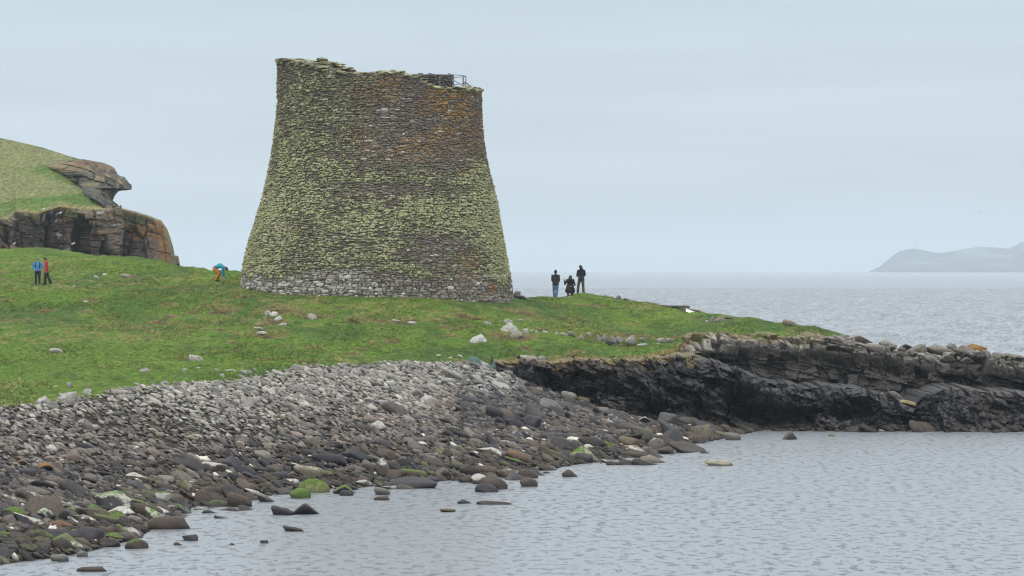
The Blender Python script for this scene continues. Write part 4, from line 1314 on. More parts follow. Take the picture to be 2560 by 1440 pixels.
TH = thm + SUg[None] * ht * .97 * shr + wob[..., 0] * .0024
# courses wander up and down along the wall
wav = .26 * (fbm(np.sin(thm) * 4.5, np.cos(thm) * 4.5, zm * .55, 671, 3) - .5) * sstep(0, 1.2, t_top(thm) - zm)
ZZ = zm + wav + SVg[None] * hh * 1.06 * shr + SUg[None] * ti * hh * 1.4 + wob[..., 1] * .012
prot = pr_ * (1 - .3 * SUg[None] ** 2 - .25 * SVg[None] ** 2) + SUg[None] * yawv * .4 + wob[..., 2] * .010
RR = t_rad(TH, ZZ)
bx, by = TX + RR * np.sin(TH), TY - RR * np.cos(TH)
colS, mS = lichen_colours(bx, by, ZZ, TH, h1s + 0 * TH, h2s + 0 * TH)
tuft = fbm(bx * 5, by * 5, ZZ * 8, 701, 3)
lump = sstep(.42, .6, mS) * sstep(.40, .62, tuft)
prot = prot * .8 + .05 * lump
RR = RR + np.where(edge_in[None] > 0, -.035 + .35 * prot + .02 * lump, prot)
ZZ = ZZ - lump * .03
X, Yy = TX + RR * np.sin(TH), TY - RR * np.cos(TH)
Vw = np.stack([X, Yy, ZZ], -1).reshape(-1, 3)
g0 = grid_faces(NU, NVV)
Fw = (g0[None] + (np.arange(n_s) * NU * NVV)[:, None, None]).reshape(-1, 4)
Cw = colS.reshape(-1, 3)
Lw = mS.reshape(-1)
# hearting behind the facing stones, wall head and inner face
nth = 240
tha = np.linspace(0, 2 * math.pi, nth, endpoint=False)
zl = np.linspace(4.5, 1.0, 2)
rows = []
for q in np.linspace(0, 1, 40):
    zt = t_top(tha) - .10
    zz_ = 4.5 + (zt - 4.5) * q
    rr_ = t_rad(tha, zz_) - .035
    rows.append(np.stack([TX + rr_ * np.sin(tha), TY - rr_ * np.cos(tha), zz_], -1))
for dr, dz in ((.6, .02), (1.2, -.05), (1.5, -.6), (1.55, -13)):
    zt = t_top(tha) - .08 + dz
    rr_ = t_rad(tha, t_top(tha)) - dr
    rows.append(np.stack([TX + rr_ * np.sin(tha), TY - rr_ * np.cos(tha), np.maximum(zt, 5)], -1))
core = np.array(rows)
nr_ = len(core)
ci = np.arange(nr_ - 1)[:, None] * nth + np.arange(nth)[None]
cj = np.arange(nr_ - 1)[:, None] * nth + (np.arange(nth)[None] + 1) % nth
Fcore = np.stack([ci, cj, cj + nth, ci + nth], -1).reshape(-1, 4) + len(Vw)
ccol = np.tile(np.array([.11, .098, .078]), (nr_ * nth, 1))
clich = np.full(nr_ * nth, .42); clich[40 * nth:42 * nth] = .6
parts_v, parts_f, parts_c = [Vw, core.reshape(-1, 3)], [Fw, Fcore], [Cw, ccol]
off = len(Vw) + nr_ * nth
caps_v, caps_f, caps_c = [], [], []
def add_cap(th_, r_in, zofs, dims, flat=.5):
    global off
    p = LOW[random.randrange(14)] * np.array(dims)
    ya = -th_ + random.gauss(0, .4)
    p = np.stack([p[:, 0] * math.cos(ya) - p[:, 1] * math.sin(ya), p[:, 0] * math.sin(ya) + p[:, 1] * math.cos(ya), p[:, 2] + p[:, 0] * random.gauss(0, .08)], 1)
    zt = float(t_top(th_)) + zofs
    r_ = float(t_rad(np.array(th_), np.array(zt))) - r_in
    p = p + (TX + r_ * math.sin(th_), TY - r_ * math.cos(th_), zt)
    base = np.array(random.choice([(.2, .18, .15), (.25, .235, .2), (.15, .13, .11)]))
    caps_v.append(p); caps_f.append(lowf + off); caps_c.append(np.repeat((base * random.uniform(.8, 1.15))[None], len(p), 0))
    off += len(p)
for k in range(520):                                          # loose, lichened stones along the broken wall head
    th_ = random.uniform(-1.6, 1.6) if k < 420 else random.uniform(0, 6.283)
    add_cap(th_, random.uniform(.05, 1.2), random.uniform(-.10, .07), (random.uniform(.18, .42), random.uniform(.15, .3), random.uniform(.05, .11)))
for px_, py_, n_ in ((818, 146, 8), (800, 148, 8), (835, 150, 8), (850, 156, 8), (866, 160, 7), (880, 170, 8), (896, 174, 7), (905, 179, 7), (845, 168, 7), (870, 175, 7), (985, 178, 4), (780, 151, 7), (758, 150, 7), (740, 150, 5)):
    th_ = math.asin((px_ - 949) / 254 * 1.15) if abs((px_ - 949) / 254 * 1.15) < 1 else -1.4
    zt = H + (HZ - py_) * (TY - 4.6 * math.cos(th_)) / F
    for q in range(n_):                                       # the taller remnant on the inner side of the left rim
        add_cap(th_ + random.gauss(0, .035), .75 + random.uniform(-.3, .3), zt - float(t_top(th_)) - .08 - .09 * q, (random.uniform(.25, .5), random.uniform(.2, .4), random.uniform(.05, .1)))
parts_v += caps_v; parts_f = [parts_f[0], parts_f[1]] + [np.concatenate(caps_f)]; parts_c += caps_c
V_all = np.concatenate(parts_v) - T0
wall = link("wall", mesh_np("wall", V_all, parts_f, False, np.concatenate(parts_c)), M_wall, tower)
def add_lichen(me, vals):
    at = me.attributes.new("Lichen", 'FLOAT', 'POINT')
    at.data.foreach_set("value", np.asarray(vals, np.float32))
nrest = len(V_all) - len(Lw) - len(clich)
add_lichen(wall.data, np.concatenate([Lw, clich, np.repeat(rng.uniform(.40, .66, nrest // nvp), nvp)]))

# inner wall, higher than the outer one on the right
IR = 4.22
inner = []
z_c = 14.0
it_px = np.array([765, 820, 850, 880, 910, 1000, 1045, 1060, 1075, 1100, 1130], float)
it_py = np.array([156, 150, 158, 170, 182, 187, 185, 182, 182.5, 184, 184], float)
it_th = np.arcsin(np.clip((it_px - 945) / (IR * PXM), -1, 1))
it_z = H + (HZ - it_py) * (TY - IR * np.cos(it_th)) / F
def i_top(th):
    t = (th + math.pi) % (2 * math.pi) - math.pi
    return float(np.interp(t, it_th, it_z)) if -1.3 < t < 1.75 else 16.5
while z_c < 20:
    hc_ = random.uniform(.10, .2)
    th_c = 0
    while th_c < 2 * math.pi:
        L = random.uniform(.15, .45) / IR
        m_ = th_c + L / 2
        if z_c + hc_ * .7 < i_top(m_):
            inner.append((m_, z_c + hc_ / 2 + random.gauss(0, .015), L / 2, hc_ / 2, random.uniform(0, .07), random.gauss(0, .06), random.random()))
        th_c += L
    z_c += hc_
I = np.array(inner)
thm, zm, ht, hh, pr_, ti, h1s = [I[:, i][:, None, None] for i in range(7)]
TH = thm + SUg[None] * ht * .97 * shr[:1]
ZZ = zm + SVg[None] * hh * .93 * shr[:1] + SUg[None] * ti * hh
RR = IR + np.where(edge_in[None] > 0, -.10, pr_ + 0 * TH)
Vi = np.stack([TX + RR * np.sin(TH), TY - RR * np.cos(TH), ZZ], -1).reshape(-1, 3)
Fi = (g0[None] + (np.arange(len(I)) * NU * NVV)[:, None, None]).reshape(-1, 4)
Ci = np.repeat(mixc((.11, .10, .095), (.26, .235, .215), I[:, 6])[:, None], NU * NVV, 1).reshape(-1, 3)
rows = []
for r_, dz in ((IR - .08, -4), (IR - .08, -.08), (IR - .5, -.05), (IR - .55, -5)):
    rows.append(np.array([[TX + r_ * math.sin(t), TY - r_ * math.cos(t), i_top(t) + dz] for t in tha]))
ic = np.array(rows)
ci = np.arange(3)[:, None] * nth + np.arange(nth)[None]
cj = np.arange(3)[:, None] * nth + (np.arange(nth)[None] + 1) % nth
Fic = np.stack([ci, cj, cj + nth, ci + nth], -1).reshape(-1, 4) + len(Vi)
inw = link("inner_wall", mesh_np("inner_wall", np.concatenate([Vi, ic.reshape(-1, 3)]) - T0, [Fi, Fic], False, np.concatenate([Ci, np.tile([.05, .045, .04], (4 * nth, 1))])), M_wall, tower)
add_lichen(inw.data, np.full(len(inw.data.vertices), .40))

def tube_mesh(paths, r, seg=8):
    """Round bars along polylines, as (verts, faces)."""
    VV, FF = [], []
    o = 0
    for path in paths:
        p = np.asarray(path, float)
        d = np.gradient(p, axis=0)
        d /= np.linalg.norm(d, axis=1, keepdims=True)
        up = np.where(np.abs(d[:, 2:3]) > .9, np.array([[1., 0, 0]]), np.array([[0, 0, 1.]]))
        s = np.cross(d, up); s /= np.linalg.norm(s, axis=1, keepdims=True)
        u = np.cross(s, d)
        a = np.linspace(0, 2 * math.pi, seg, endpoint=False)
        ring = p[:, None] + r * (np.cos(a)[None, :, None] * s[:, None] + np.sin(a)[None, :, None] * u[:, None])
        VV.append(ring.reshape(-1, 3))
        n = len(p)
        i = np.arange(n - 1)[:, None] * seg + np.arange(seg)[None]
        j = np.arange(n - 1)[:, None] * seg + (np.arange(seg)[None] + 1) % seg
        FF.append((np.stack([i, j, j + seg, i + seg], -1).reshape(-1, 4)) + o)
        o += n * seg
    return np.concatenate(VV), np.concatenate(FF)

M_rail = plain_mat("galvanised_rail", (.17, .18, .2), .5, .15, metallic=.2)
RRL = 5.0
zf, zb = H + (HZ - 222) * 160 / F, H + (HZ - 188.5) * 160 / F
arc = np.linspace(R(24), R(150), 40)
def rail_z(t, f_=1.0):
    py_ = np.interp(t, [R(24), R(60), R(90), R(150)], [186, 187, 190.5, 196])
    return zf + f_ * (H + (HZ - py_) * (TY - RRL * math.cos(t)) / F - zf)
def rail_pt(t, z): return [TX + RRL * math.sin(t), TY - RRL * math.cos(t), z]
railing = link("railing", mesh_np("railing", *tube_mesh([[rail_pt(t, rail_z(t)) for t in arc], [rail_pt(t, rail_z(t, .5)) for t in arc[18:]]], .021)), M_rail, tower)
railing.data.transform(__import__("mathutils").Matrix.Translation([-c for c in T0]))
for t in (R(46), R(60.5), R(76), R(88), R(105), R(122), R(140)):
    zlow = float(t_top(t)) - .15
    p_ = link("post", mesh_np("post", *tube_mesh([[rail_pt(t, zlow), rail_pt(t, rail_z(t))]], .026)), M_rail, railing)
    p_.data.transform(__import__("mathutils").Matrix.Translation([-c for c in T0]))
    br_ = [rail_pt(t, rail_z(t, .5)), [TX + (RRL + .52) * math.sin(t + .06), TY - (RRL + .52) * math.cos(t + .06), zf - .02]]
    if t > R(55) and t < R(125):
        q_ = link("brace", mesh_np("brace", *tube_mesh([br_], .022)), M_rail, railing)
        q_.data.transform(__import__("mathutils").Matrix.Translation([-c for c in T0]))

# ------------------------------------------------------------------ stones in the turf
FIELD = [
 (121, 871, 164, 887, (.49, .48, .44), "white humped stone alone on the left grass", 3, 0), (470, 886, 509, 906, (.4, .38, .34), "pale cracked stone in the grass left of centre", 4, 2), (346, 918, 379, 934, (.3, .29, .26), "grey bar-shaped stone in the grass near the left beach", 10, 8),
 (451, 919, 469, 930, (.40, .385, .35), "small pale stone right of the grey bar-shaped one", 2, 0), (400, 911, 418, 919, (.3, .26, .22), "small brownish stone up-slope of the small pale stone", 2, 3), (489, 917, 505, 925, (.40, .385, .35), "small flat pale stone below the pale cracked stone", 2, 3),
 (165, 955, 181, 971, (.3, .29, .27), "small upright grey stone standing at the beach's grassy edge", 0, 11), (661, 776, 679, 792, (.49, .48, .44), "white knob at the left of three on a brown scar below the tower", 8, 0), (674, 778, 694, 796, (.49, .48, .44), "middle white stone of three on the brown scar", 6, 2), (684, 788, 707, 804, (.45, .44, .41), "rounded grey-white stone lowest of three on the brown scar", 8, 6),
 (768, 783, 792, 799, (.49, .48, .44), "white boulder with brown scar on its right, under the tower", 6, 9), (634, 818, 662, 826, (.49, .48, .44), "upper long white stone in the scar left below the tower", 3, 3), (640, 827, 668, 836, (.40, .385, .35), "lower long white stone in the scar left below the tower", 3, 10), (686, 806, 722, 815, (.42, .4, .35), "thin flat pale slab lying right of the scar stones", 4, 5),
 (978, 799, 1004, 807, (.49, .48, .44), "left thin white slab in a scar below the tower's middle", 4, 3), (1018, 803, 1040, 811, (.49, .48, .44), "right thin white slab in a scar below the tower's middle", 4, 10),
 (1246, 806, 1296, 833, (.46, .44, .4), "large pale boulder right below the tower at the turf bank", -8, 4), (1258, 798, 1284, 810, (.44, .43, .4), "pale cap stone behind the large pale boulder", 0, 7), (1208, 803, 1228, 813, (.40, .385, .35), "small pale stone up left of the large pale boulder", 4, 0), (1292, 798, 1310, 806, (.40, .385, .35), "little pale stone behind the large pale boulder's right end", 2, 9),
 (1173, 834, 1219, 857, (.49, .48, .44), "broad white boulder with cracked top alone in the grass", 3, 1), (1084, 885, 1103, 897, (.49, .48, .44), "small white stone above the pebble beach's top edge", 3, 2), (1116, 891, 1134, 902, (.45, .4, .36), "pinkish white stone beside the small white one above the beach", 3, 6), (1141, 886, 1158, 899, (.49, .48, .44), "white stone just left of the green net", 3, 8),
 (1297, 888, 1344, 900, (.4, .385, .35), "long pale slab on the edge above the black cliff", 3, 3), (1344, 889, 1367, 901, (.38, .37, .34), "short pale stone touching the long slab above the cliff", 2, 9),
 (208, 751, 224, 760, (.49, .48, .44), "white stone in the left scar", 2, 0), (193, 755, 206, 762, (.40, .385, .35), "pale stone left of the white one in the scar", 2, 3), (300, 684, 330, 693, (.4, .38, .33), "broken pale slab on the slope behind the left hikers", 4, 5), (255, 683, 268, 690, (.49, .48, .44), "small white stone up the slope between hikers and slab", 6, 9), (232, 690, 252, 700, (.5, .48, .44), "tilted pale stone on the slope right of the red jacket", 18, 5), (181, 713, 190, 719, (.49, .48, .44), "white dot of a stone on the slope below the red jacket", 0, 0),
 (46, 752, 56, 760, (.49, .48, .44), "small white stone near the left edge in dark turf", 0, 2), (534, 921, 548, 928, (.40, .385, .35), "pale flat stone left in the row above the beach corner", 3, 3), (560, 922, 592, 930, (.40, .385, .35), "long pale flat stone in the row above the beach corner", 3, 10), (600, 924, 630, 936, (.33, .32, .29), "grey broken slab in the row above the beach corner", 3, 8),
 (543, 933, 563, 944, (.40, .385, .35), "pale pebble-shaped stone below the row above the beach corner", 3, 0), (420, 963, 445, 972, (.40, .385, .35), "long white stone stranded on grass near the beach, left one", 2, 3), (468, 962, 490, 974, (.40, .385, .35), "upright pale stone stranded on grass near the beach", 4, 2), (498, 964, 516, 971, (.40, .385, .35), "pale stone right of the upright one stranded near the beach", 2, 6), (374, 960, 392, 970, (.40, .385, .35), "pale lone stone in grass left of the stranded ones", 2, 1),
 (1274, 823, 1306, 842, (.34, .31, .27), "cracked grey stone under the large pale boulder", -10, 8), (1306, 820, 1323, 839, (.36, .34, .3), "upright grey stone second in the bank row", -14, 2), (1324, 823, 1333, 834, (.28, .25, .22), "small brown stone third in the bank row", 0, 0), (1336, 826, 1347, 838, (.40, .385, .35), "pale stone after the small brown one in the bank row", 4, 9),
 (1356, 826, 1371, 838, (.49, .48, .44), "white-faced stone in a dark gap of the bank", 10, 4), (1386, 829, 1396, 836, (.40, .385, .35), "small pale stone in the bank's dark gap", 8, 0), (1397, 831, 1420, 843, (.4, .38, .35), "pale wide stone midway along the bank row", 4, 8), (1419, 828, 1439, 842, (.3, .29, .27), "rounded grey stone right of the pale wide one in the bank", -10, 6), (1440, 837, 1461, 848, (.27, .25, .22), "grey-brown low stone in the bank row", 6, 3), (1466, 830, 1477, 838, (.40, .385, .35), "small white stone set in the bank's soil", 4, 2),
 (1487, 836, 1502, 851, (.28, .265, .25), "jointed upright slab, first of the tight pair in the bank", -20, 8), (1501, 837, 1519, 852, (.24, .23, .22), "jointed upright slab, second of the tight pair in the bank", -20, 5), (1519, 838, 1540, 856, (.25, .24, .225), "steep jointed slab in the bank's thickest part", -22, 8), (1539, 840, 1558, 855, (.32, .3, .28), "pale-edged jointed slab right of the steep one", -20, 2), (1508, 852, 1540, 860, (.05, .05, .05), "black sliver of slate under the jointed slabs", 4, 3),
 (1562, 839, 1592, 857, (.38, .36, .33), "pale furrowed slab after the jointed ones", -16, 4), (1600, 843, 1613, 853, (.33, .31, .28), "small leaning slab near the right end of the bank row", -16, 5), (1641, 844, 1663, 854, (.40, .385, .35), "pale stone near the right end of the bank row", 4, 9), (1631, 856, 1652, 865, (.36, .34, .3), "pale stone lying below the bank's right end", 4, 0), (1666, 845, 1688, 860, (.31, .29, .27), "grey pointed stone closing the bank row at right", -8, 11), (1591, 858, 1623, 866, (.4, .38, .34), "flat pale stone in grass below the bank row", 2, 3),
 (1533, 737, 1555, 749, (.19, .17, .15), "brown stone on the skyline right of the standing people", 2, 2), (1558, 745, 1572, 752, (.17, .155, .14), "low brown stone just right of the skyline stone", 2, 3), (1771, 790, 1788, 804, (.24, .21, .18), "mottled brown stone beyond the white sign", 0, 4), (1785, 791, 1811, 807, (.25, .215, .185), "larger mottled brown stone beyond the white sign", 0, 1), (1810, 791, 1837, 801, (.2, .19, .165), "low grey stone right of the mottled ones", 4, 3), (1762, 800, 1771, 805, (.49, .48, .44), "tiny white stone left of the mottled brown ones", 0, 0),
 (1953, 801, 1996, 822, (.29, .25, .19), "tan egg-shaped boulder alone on the sloping skyline", 16, 0), (1283, 727, 1301, 746, (.2, .18, .16), "upper slab of the rubble stack at the tower's right foot", 6, 5), (1290, 738, 1318, 748, (.2, .185, .165), "lower slab of the rubble stack at the tower's right foot", 4, 3), (1414, 741, 1427, 748, (.3, .27, .2), "pale stone at the kneeling person's feet", 0, 0),
 (652, 962, 676, 974, (.40, .385, .35), "pale stone half buried at the beach's top edge", 4, 6), (86, 988, 126, 1016, (.42, .41, .38), "white crumbling boulder at the beach's grassy left corner", 6, 4), (140, 980, 198, 1012, (.36, .35, .32), "large grey-white rock at the beach's top left", -8, 8), (192, 968, 232, 992, (.37, .36, .33), "pale pyramid rock at the beach's top left", 4, 11), (310, 966, 340, 984, (.24, .23, .21), "grey rock in the beach's top fringe, left", 4, 2), (520, 966, 552, 984, (.25, .25, .24), "dark-based grey rock at the beach fringe, centre left", 4, 9), (590, 962, 634, 984, (.22, .22, .21), "grey angular rock at the beach's top, below the stranded row", 10, 8), (716, 910, 762, 928, (.3, .28, .25), "long grey brown rock at the beach's upper corner", 3, 3),
]
for (x0, y0, x1, y1, colr, lab, tilt, k) in FIELD:
    c, dims, base = px_stone(x0, y0, x1, y1, R(tilt) * .6, deep=.7, sink=.22, floor_=True)
    put_stone("field_stone", 18 + (k * 5 + int(x0)) % 8, M_field, c, dims, (random.uniform(-.1, .1), R(tilt), random.uniform(-.2, .2)), colr, lab, "stone", "stones in the turf and its banks", .3 if colr[0] > .43 else .12, 0, 0)

TOPS = [
 (2111, 839, 2186, 862, (.30, .28, .245), "long pale slab block at the left start of the rock spit", 6, 8, 140.8), (2056, 846, 2110, 858, (.06, .055, .05), "upper dark plank-like slate slab on the cliff edge", 12, 3, 138.0), (2062, 854, 2137, 868, (.055, .05, .046), "lower dark plank-like slate slab on the cliff edge", 12, 10, 137.6), (2196, 853, 2243, 873, (.25, .235, .205), "grey rounded boulder in the second place along the spit", 8, 0, 140.8),
 (2246, 862, 2290, 878, (.085, .075, .07), "dark brown brick-like block on the spit", 0, 8, 140.4), (2264, 864, 2318, 896, (.22, .2, .175), "leaning grey boulder under the dark brick-like block", -22, 2, 139.2), (2309, 864, 2386, 889, (.23, .205, .175), "big broad boulder in the middle of the spit", 6, 0, 139.8), (2366, 861, 2391, 883, (.2, .18, .16), "upright knob between the two biggest spit boulders", 14, 9, 140.4),
 (2386, 864, 2454, 902, (.235, .21, .185), "big boulder tilting down right on the spit", 28, 10, 139.0), (2408, 862, 2468, 885, (.32, .2, .055), "yellow-orange lichened boulder on the spit", -2, 0, 141.0), (2347, 887, 2394, 908, (.22, .2, .17), "square grey block below the broad spit boulder", 4, 8, 137.8), (2309, 889, 2346, 910, (.2, .185, .16), "rounded grey block left of the square one", 6, 6, 137.8),
 (2401, 895, 2438, 911, (.18, .17, .155), "low grey block under the tilting boulder", 4, 8, 137.6), (2392, 892, 2402, 902, (.26, .22, .19), "small pinkish pebble wedged between spit blocks", 0, 0, 137.8), (2450, 878, 2476, 896, (.24, .2, .17), "small brown boulder right of the yellow one", 6, 9, 140.4), (2120, 858, 2170, 872, (.26, .24, .2), "flat pale block beneath the long pale slab", 8, 8, 139.0), (2160, 862, 2206, 884, (.22, .2, .17), "pale fractured block beside the second spit boulder", 8, 2, 138.8),
 (2214, 975, 2263, 1002, (.14, .132, .125), "smooth grey egg-shaped boulder stranded on the black ledge", 22, 0, 132.6), (2196, 980, 2216, 996, (.15, .135, .125), "round reddish stone left of the egg on the ledge", 10, 9, 132.8), (2240, 998, 2291, 1013, (.30, .24, .13), "pale yellowish slab wedged in the black gully", 10, 3, 132.2),
]
for (x0, y0, x1, y1, colr, lab, tilt, k, Y) in TOPS:
    s = Y / F
    hw, hh_ = (x1 - x0) * s / 2, (y1 - y0) * s / 2
    t = R(tilt); cs, sn = math.cos(t), math.sin(t)
    A = hw / max(.8, math.sqrt(cs * cs + .35 * sn * sn)); B = math.sqrt(max(hh_ ** 2 - (A * sn) ** 2, (.55 * hh_) ** 2)) / cs
    put_stone("shore_boulder", (k % 6) * 3 if k not in (3, 8, 10) or Y < 136 else k, M_field, P((x0 + x1) / 2, (y0 + y1) / 2 - (1.5 if Y > 136 else -2), Y - (.7 if Y > 136 else 1.6)), (A, .45 * (A + B), B * 1.1), (0, t, random.uniform(-.2, .2)), colr, lab, "boulder", "boulders along the rocky spit", .06, 0, .3 if colr == (.32, .2, .055) else 0)
# smaller rubble crowning the spit to the right
for k, (px_, py_, w_) in enumerate([(2490, 896, 30), (2512, 900, 26), (2535, 903, 30), (2556, 905, 30), (2478, 903, 22), (2300, 880, 16), (2330, 893, 14), (2452, 905, 24), (2525, 910, 30), (2230, 874, 26), (2255, 880, 20)]):
    labs = ["grey angular rock first right of the yellow boulder's hollow", "grey rock second right in the spit's low rubble", "brownish rock third in the spit's low rubble near the edge", "rock cut by the right photo edge on the spit", "grey fragment below the first rubble rock on the spit", "small fragment behind the leaning spit boulder", "small fragment between the rounded and broad spit blocks", "grey fragment under the small brown boulder", "low grey rock in front of the spit's end rubble", "grey fragment right of the second spit boulder", "grey fragment under the dark brick-like block"]
    put_stone("shore_boulder", (2, 8, 5, 4)[k % 4], M_field, P(px_, py_ - 4, 138.2), (w_ * .0105, w_ * .009, w_ * .0075), (random.gauss(0, .2), R(random.uniform(-20, 20)), random.uniform(-1, 1)), (.17 + .03 * (k % 3), .16 + .02 * (k % 3), .14), labs[k], "boulder", "boulders along the rocky spit", .1, 0, 0)

# ------------------------------------------------------------------ stone lectern with its white board, low wall
def bm_boxes(boxes, bevel=.012):
    """Bevelled blocks joined into one mesh: (centre, half sizes, rotation about y)."""
    bm = bmesh.new()
    from mathutils import Matrix, Vector
    for c, hs, ry in boxes:
        mtx = Matrix.Translation(Vector(c)) @ Matrix.Rotation(ry, 4, 'Y') @ Matrix.Diagonal((*[2 * q for q in hs], 1))
        bmesh.ops.create_cube(bm, size=1.0, matrix=mtx)
    bmesh.ops.bevel(bm, geom=list(bm.edges), offset=bevel, segments=2, affect='EDGES', profile=.6)
    me = bpy.data.meshes.new("block")
    bm.to_mesh(me); bm.free()
    return me
M_slab = plain_mat("weathered_slab", (.12, .105, .09), .9, .5, 7, bump=.03)
M_board = plain_mat("white_board", (.78, .78, .76), .35, .03)
LY = 162.0
s = LY / F
lz = float(grass_f(*P(1728, 790, LY)[:2])) - .1
lec = link("stone_lectern", None)
lec.location = P(1728, 788, LY)
tag(lec, "low drystone lectern carrying a slanted white board on the shore skyline", "sign")
boxes = []
zz_ = 0
L0 = np.array(lec.location)
for r_ in range(7):
    x_ = -.48
    while x_ < .46:
        w_ = random.uniform(.10, .2)
        boxes.append(((x_ + w_, random.uniform(-.03, .03), -.2 + r_ * .075), (w_ * .97, .26, .036), random.gauss(0, .02)))
        x_ += 2 * w_
boxes = [b for b in boxes if b[0][2] < .05 - .0 * b[0][0]]
boxes += [((.0, .26, .19), (.50, .10, .12), .05), ((.12, .2, .13), (.36, .1, .09), .0), ((-.42, 0, .18), (.10, .2, .10), .03), ((.46, .05, .12), (.05, .24, .11), .05)]
link("stone_base", bm_boxes(boxes), M_slab, lec)
bme = bm_boxes([((0, 0, 0), (.40, .115, .012), 0)], .004)
bo = link("board", bme, M_board, lec)
bo.location = (.05, -.2, .16)
bo.rotation_euler = (R(48), R(20), R(8))
lw = link("drystone_wall", None)
lw.location = P(1680, 770, 163)
tag(lw, "low dark drystone wall of two slab courses leading to the white sign", "wall")
boxes = []
for lev, (xa, xb, za, zb_, th_) in enumerate([(1642, 1722, 769, 776, .05), (1650, 1712, 765, 766, .05), (1672, 1712, 774, 776, .06), (1690, 1716, 768, 769, .05)]):
    px_ = xa
    while px_ < xb:
        w_ = random.uniform(9, 17)
        f_ = (px_ - xa) / (xb - xa)
        c = P(px_ + w_ / 2, za + (zb_ - za) * f_, 163) - np.array(lw.location)
        boxes.append(((c[0], random.uniform(-.05, .05), c[2]), (w_ * .0116, .22, th_ * random.uniform(.7, 1.1)), R(5) + random.gauss(0, .03)))
        px_ += w_
link("slab_courses", bm_boxes(boxes), M_slab, lw)

# ------------------------------------------------------------------ washed-up green net
M_net = new_mat("fishing_net")
def _net():
    m, nt, b = M_net
    g = nt.nodes.new("ShaderNodeNewGeometry")
    n = noise_node(nt, g.outputs["Position"], 7, 4)
    c = mix_rgb(nt, map_range(nt, n.outputs["Fac"], .35, .65, 0, 1), (.035, .10, .085), (.10, .15, .12))
    nt.links.new(c, b.inputs["Base Color"])
    b.inputs["Roughness"].default_value = .8
    bp = N(nt, "ShaderNodeBump", Strength=1.0, Distance=.02)
    n2 = noise_node(nt, g.outputs["Position"], 40, 2)
    nt.links.new(n2.outputs["Fac"], bp.inputs["Height"])
    nt.links.new(bp.outputs[0], b.inputs["Normal"])
    return m
M_net = _net()
nY = float(ray_ground(1200, 918)[1])
u = np.linspace(0, 1, 70); v = np.linspace(0, 1, 26)
ux = np.array([0, .1, .22, .3, .36, .5, .62, .72, .84, .9, .95, 1.0])
npx = np.interp(u, ux, [1152, 1160, 1168, 1171, 1176, 1194, 1203, 1212, 1222, 1230, 1235, 1239])
ntop = np.interp(u, ux, [925, 917, 909, 898, 892, 892, 901, 913, 915, 911, 896, 914])
nbot = np.interp(u, ux, [926, 925, 925, 924, 923, 923, 924, 926, 928, 925, 920, 919])
pxn = npx[:, None] + 0 * v[None]
pyn = nbot[:, None] + (ntop - nbot)[:, None] * np.sin(v * math.pi / 2 * 1.0)[None]
Yn = nY + .1 + .55 * (v[None] ** 1.5) + .12 * (fbm(pxn * .12, v[None] * 4 + 0 * pxn, 0 * pxn, 12, 3) - .5)
NV = PV(pxn, pyn, Yn)
NV[..., 2] += .05 * (fbm(pxn * .15, v[None] * 3 + 0 * pxn, 0 * pxn, 13, 3) - .5) * np.sin(v * math.pi)[None]
backn = NV[:, -1:, :] + np.array([[[0, .35, -.12]], ]) ; backn2 = NV[:, -1:, :] + np.array([[[0, .7, -.5]]])
NV = np.concatenate([NV, backn, backn2], 1)
net = link("fishing_net", mesh_np("fishing_net", NV.reshape(-1, 3), grid_faces(*NV.shape[:2]), True), M_net)
mod = net.modifiers.new("thick", 'SOLIDIFY'); mod.thickness = .015
tag(net, "teal green fishing net heaped over stones at the top of the beach", "net")

# ------------------------------------------------------------------ people
def skin_mesh(name, verts, edges, radii, mat, parent, sub=2, root=0):
    me = bpy.data.meshes.new(name)
    me.from_pydata([tuple(v) for v in verts], edges, [])
    o = bpy.data.objects.new(name, me)
    COL.objects.link(o)
    o.modifiers.new("skin", 'SKIN').use_smooth_shade = True
    sv_ = me.skin_vertices[0].data
    for i, r_ in enumerate(radii):
        sv_[i].radius = r_ if isinstance(r_, tuple) else (r_, r_)
        sv_[i].use_root = (i == root)
    s_ = o.modifiers.new("sub", 'SUBSURF'); s_.levels = s_.render_levels = sub
    dg = bpy.context.evaluated_depsgraph_get()
    me2 = bpy.data.meshes.new_from_object(o.evaluated_get(dg))
    me2.name = name
    o.modifiers.clear()
    o.data = me2
    bpy.data.meshes.remove(me)
    me2.materials.clear(); me2.materials.append(mat)
    for p_ in me2.polygons: p_.use_smooth = True
    o.parent = parent
    return o

class Sk:
    def __init__(self): self.v, self.e, self.r = [], [], []
    def add(self, p, r, link_to=None):
        self.v.append(np.array(p, float)); self.r.append(r)
        i = len(self.v) - 1
        if link_to is not None: self.e.append((link_to, i))
        return i
    def chain(self, pts, rs, start=None):
        for p, r in zip(pts, rs): start = self.add(p, r, start)
        return start

M_skin = plain_mat("skin", (.52, .33, .25), .6, .08)
def cloth(name, rgb): return plain_mat(name, rgb, .85, .22, 9, bump=.015)

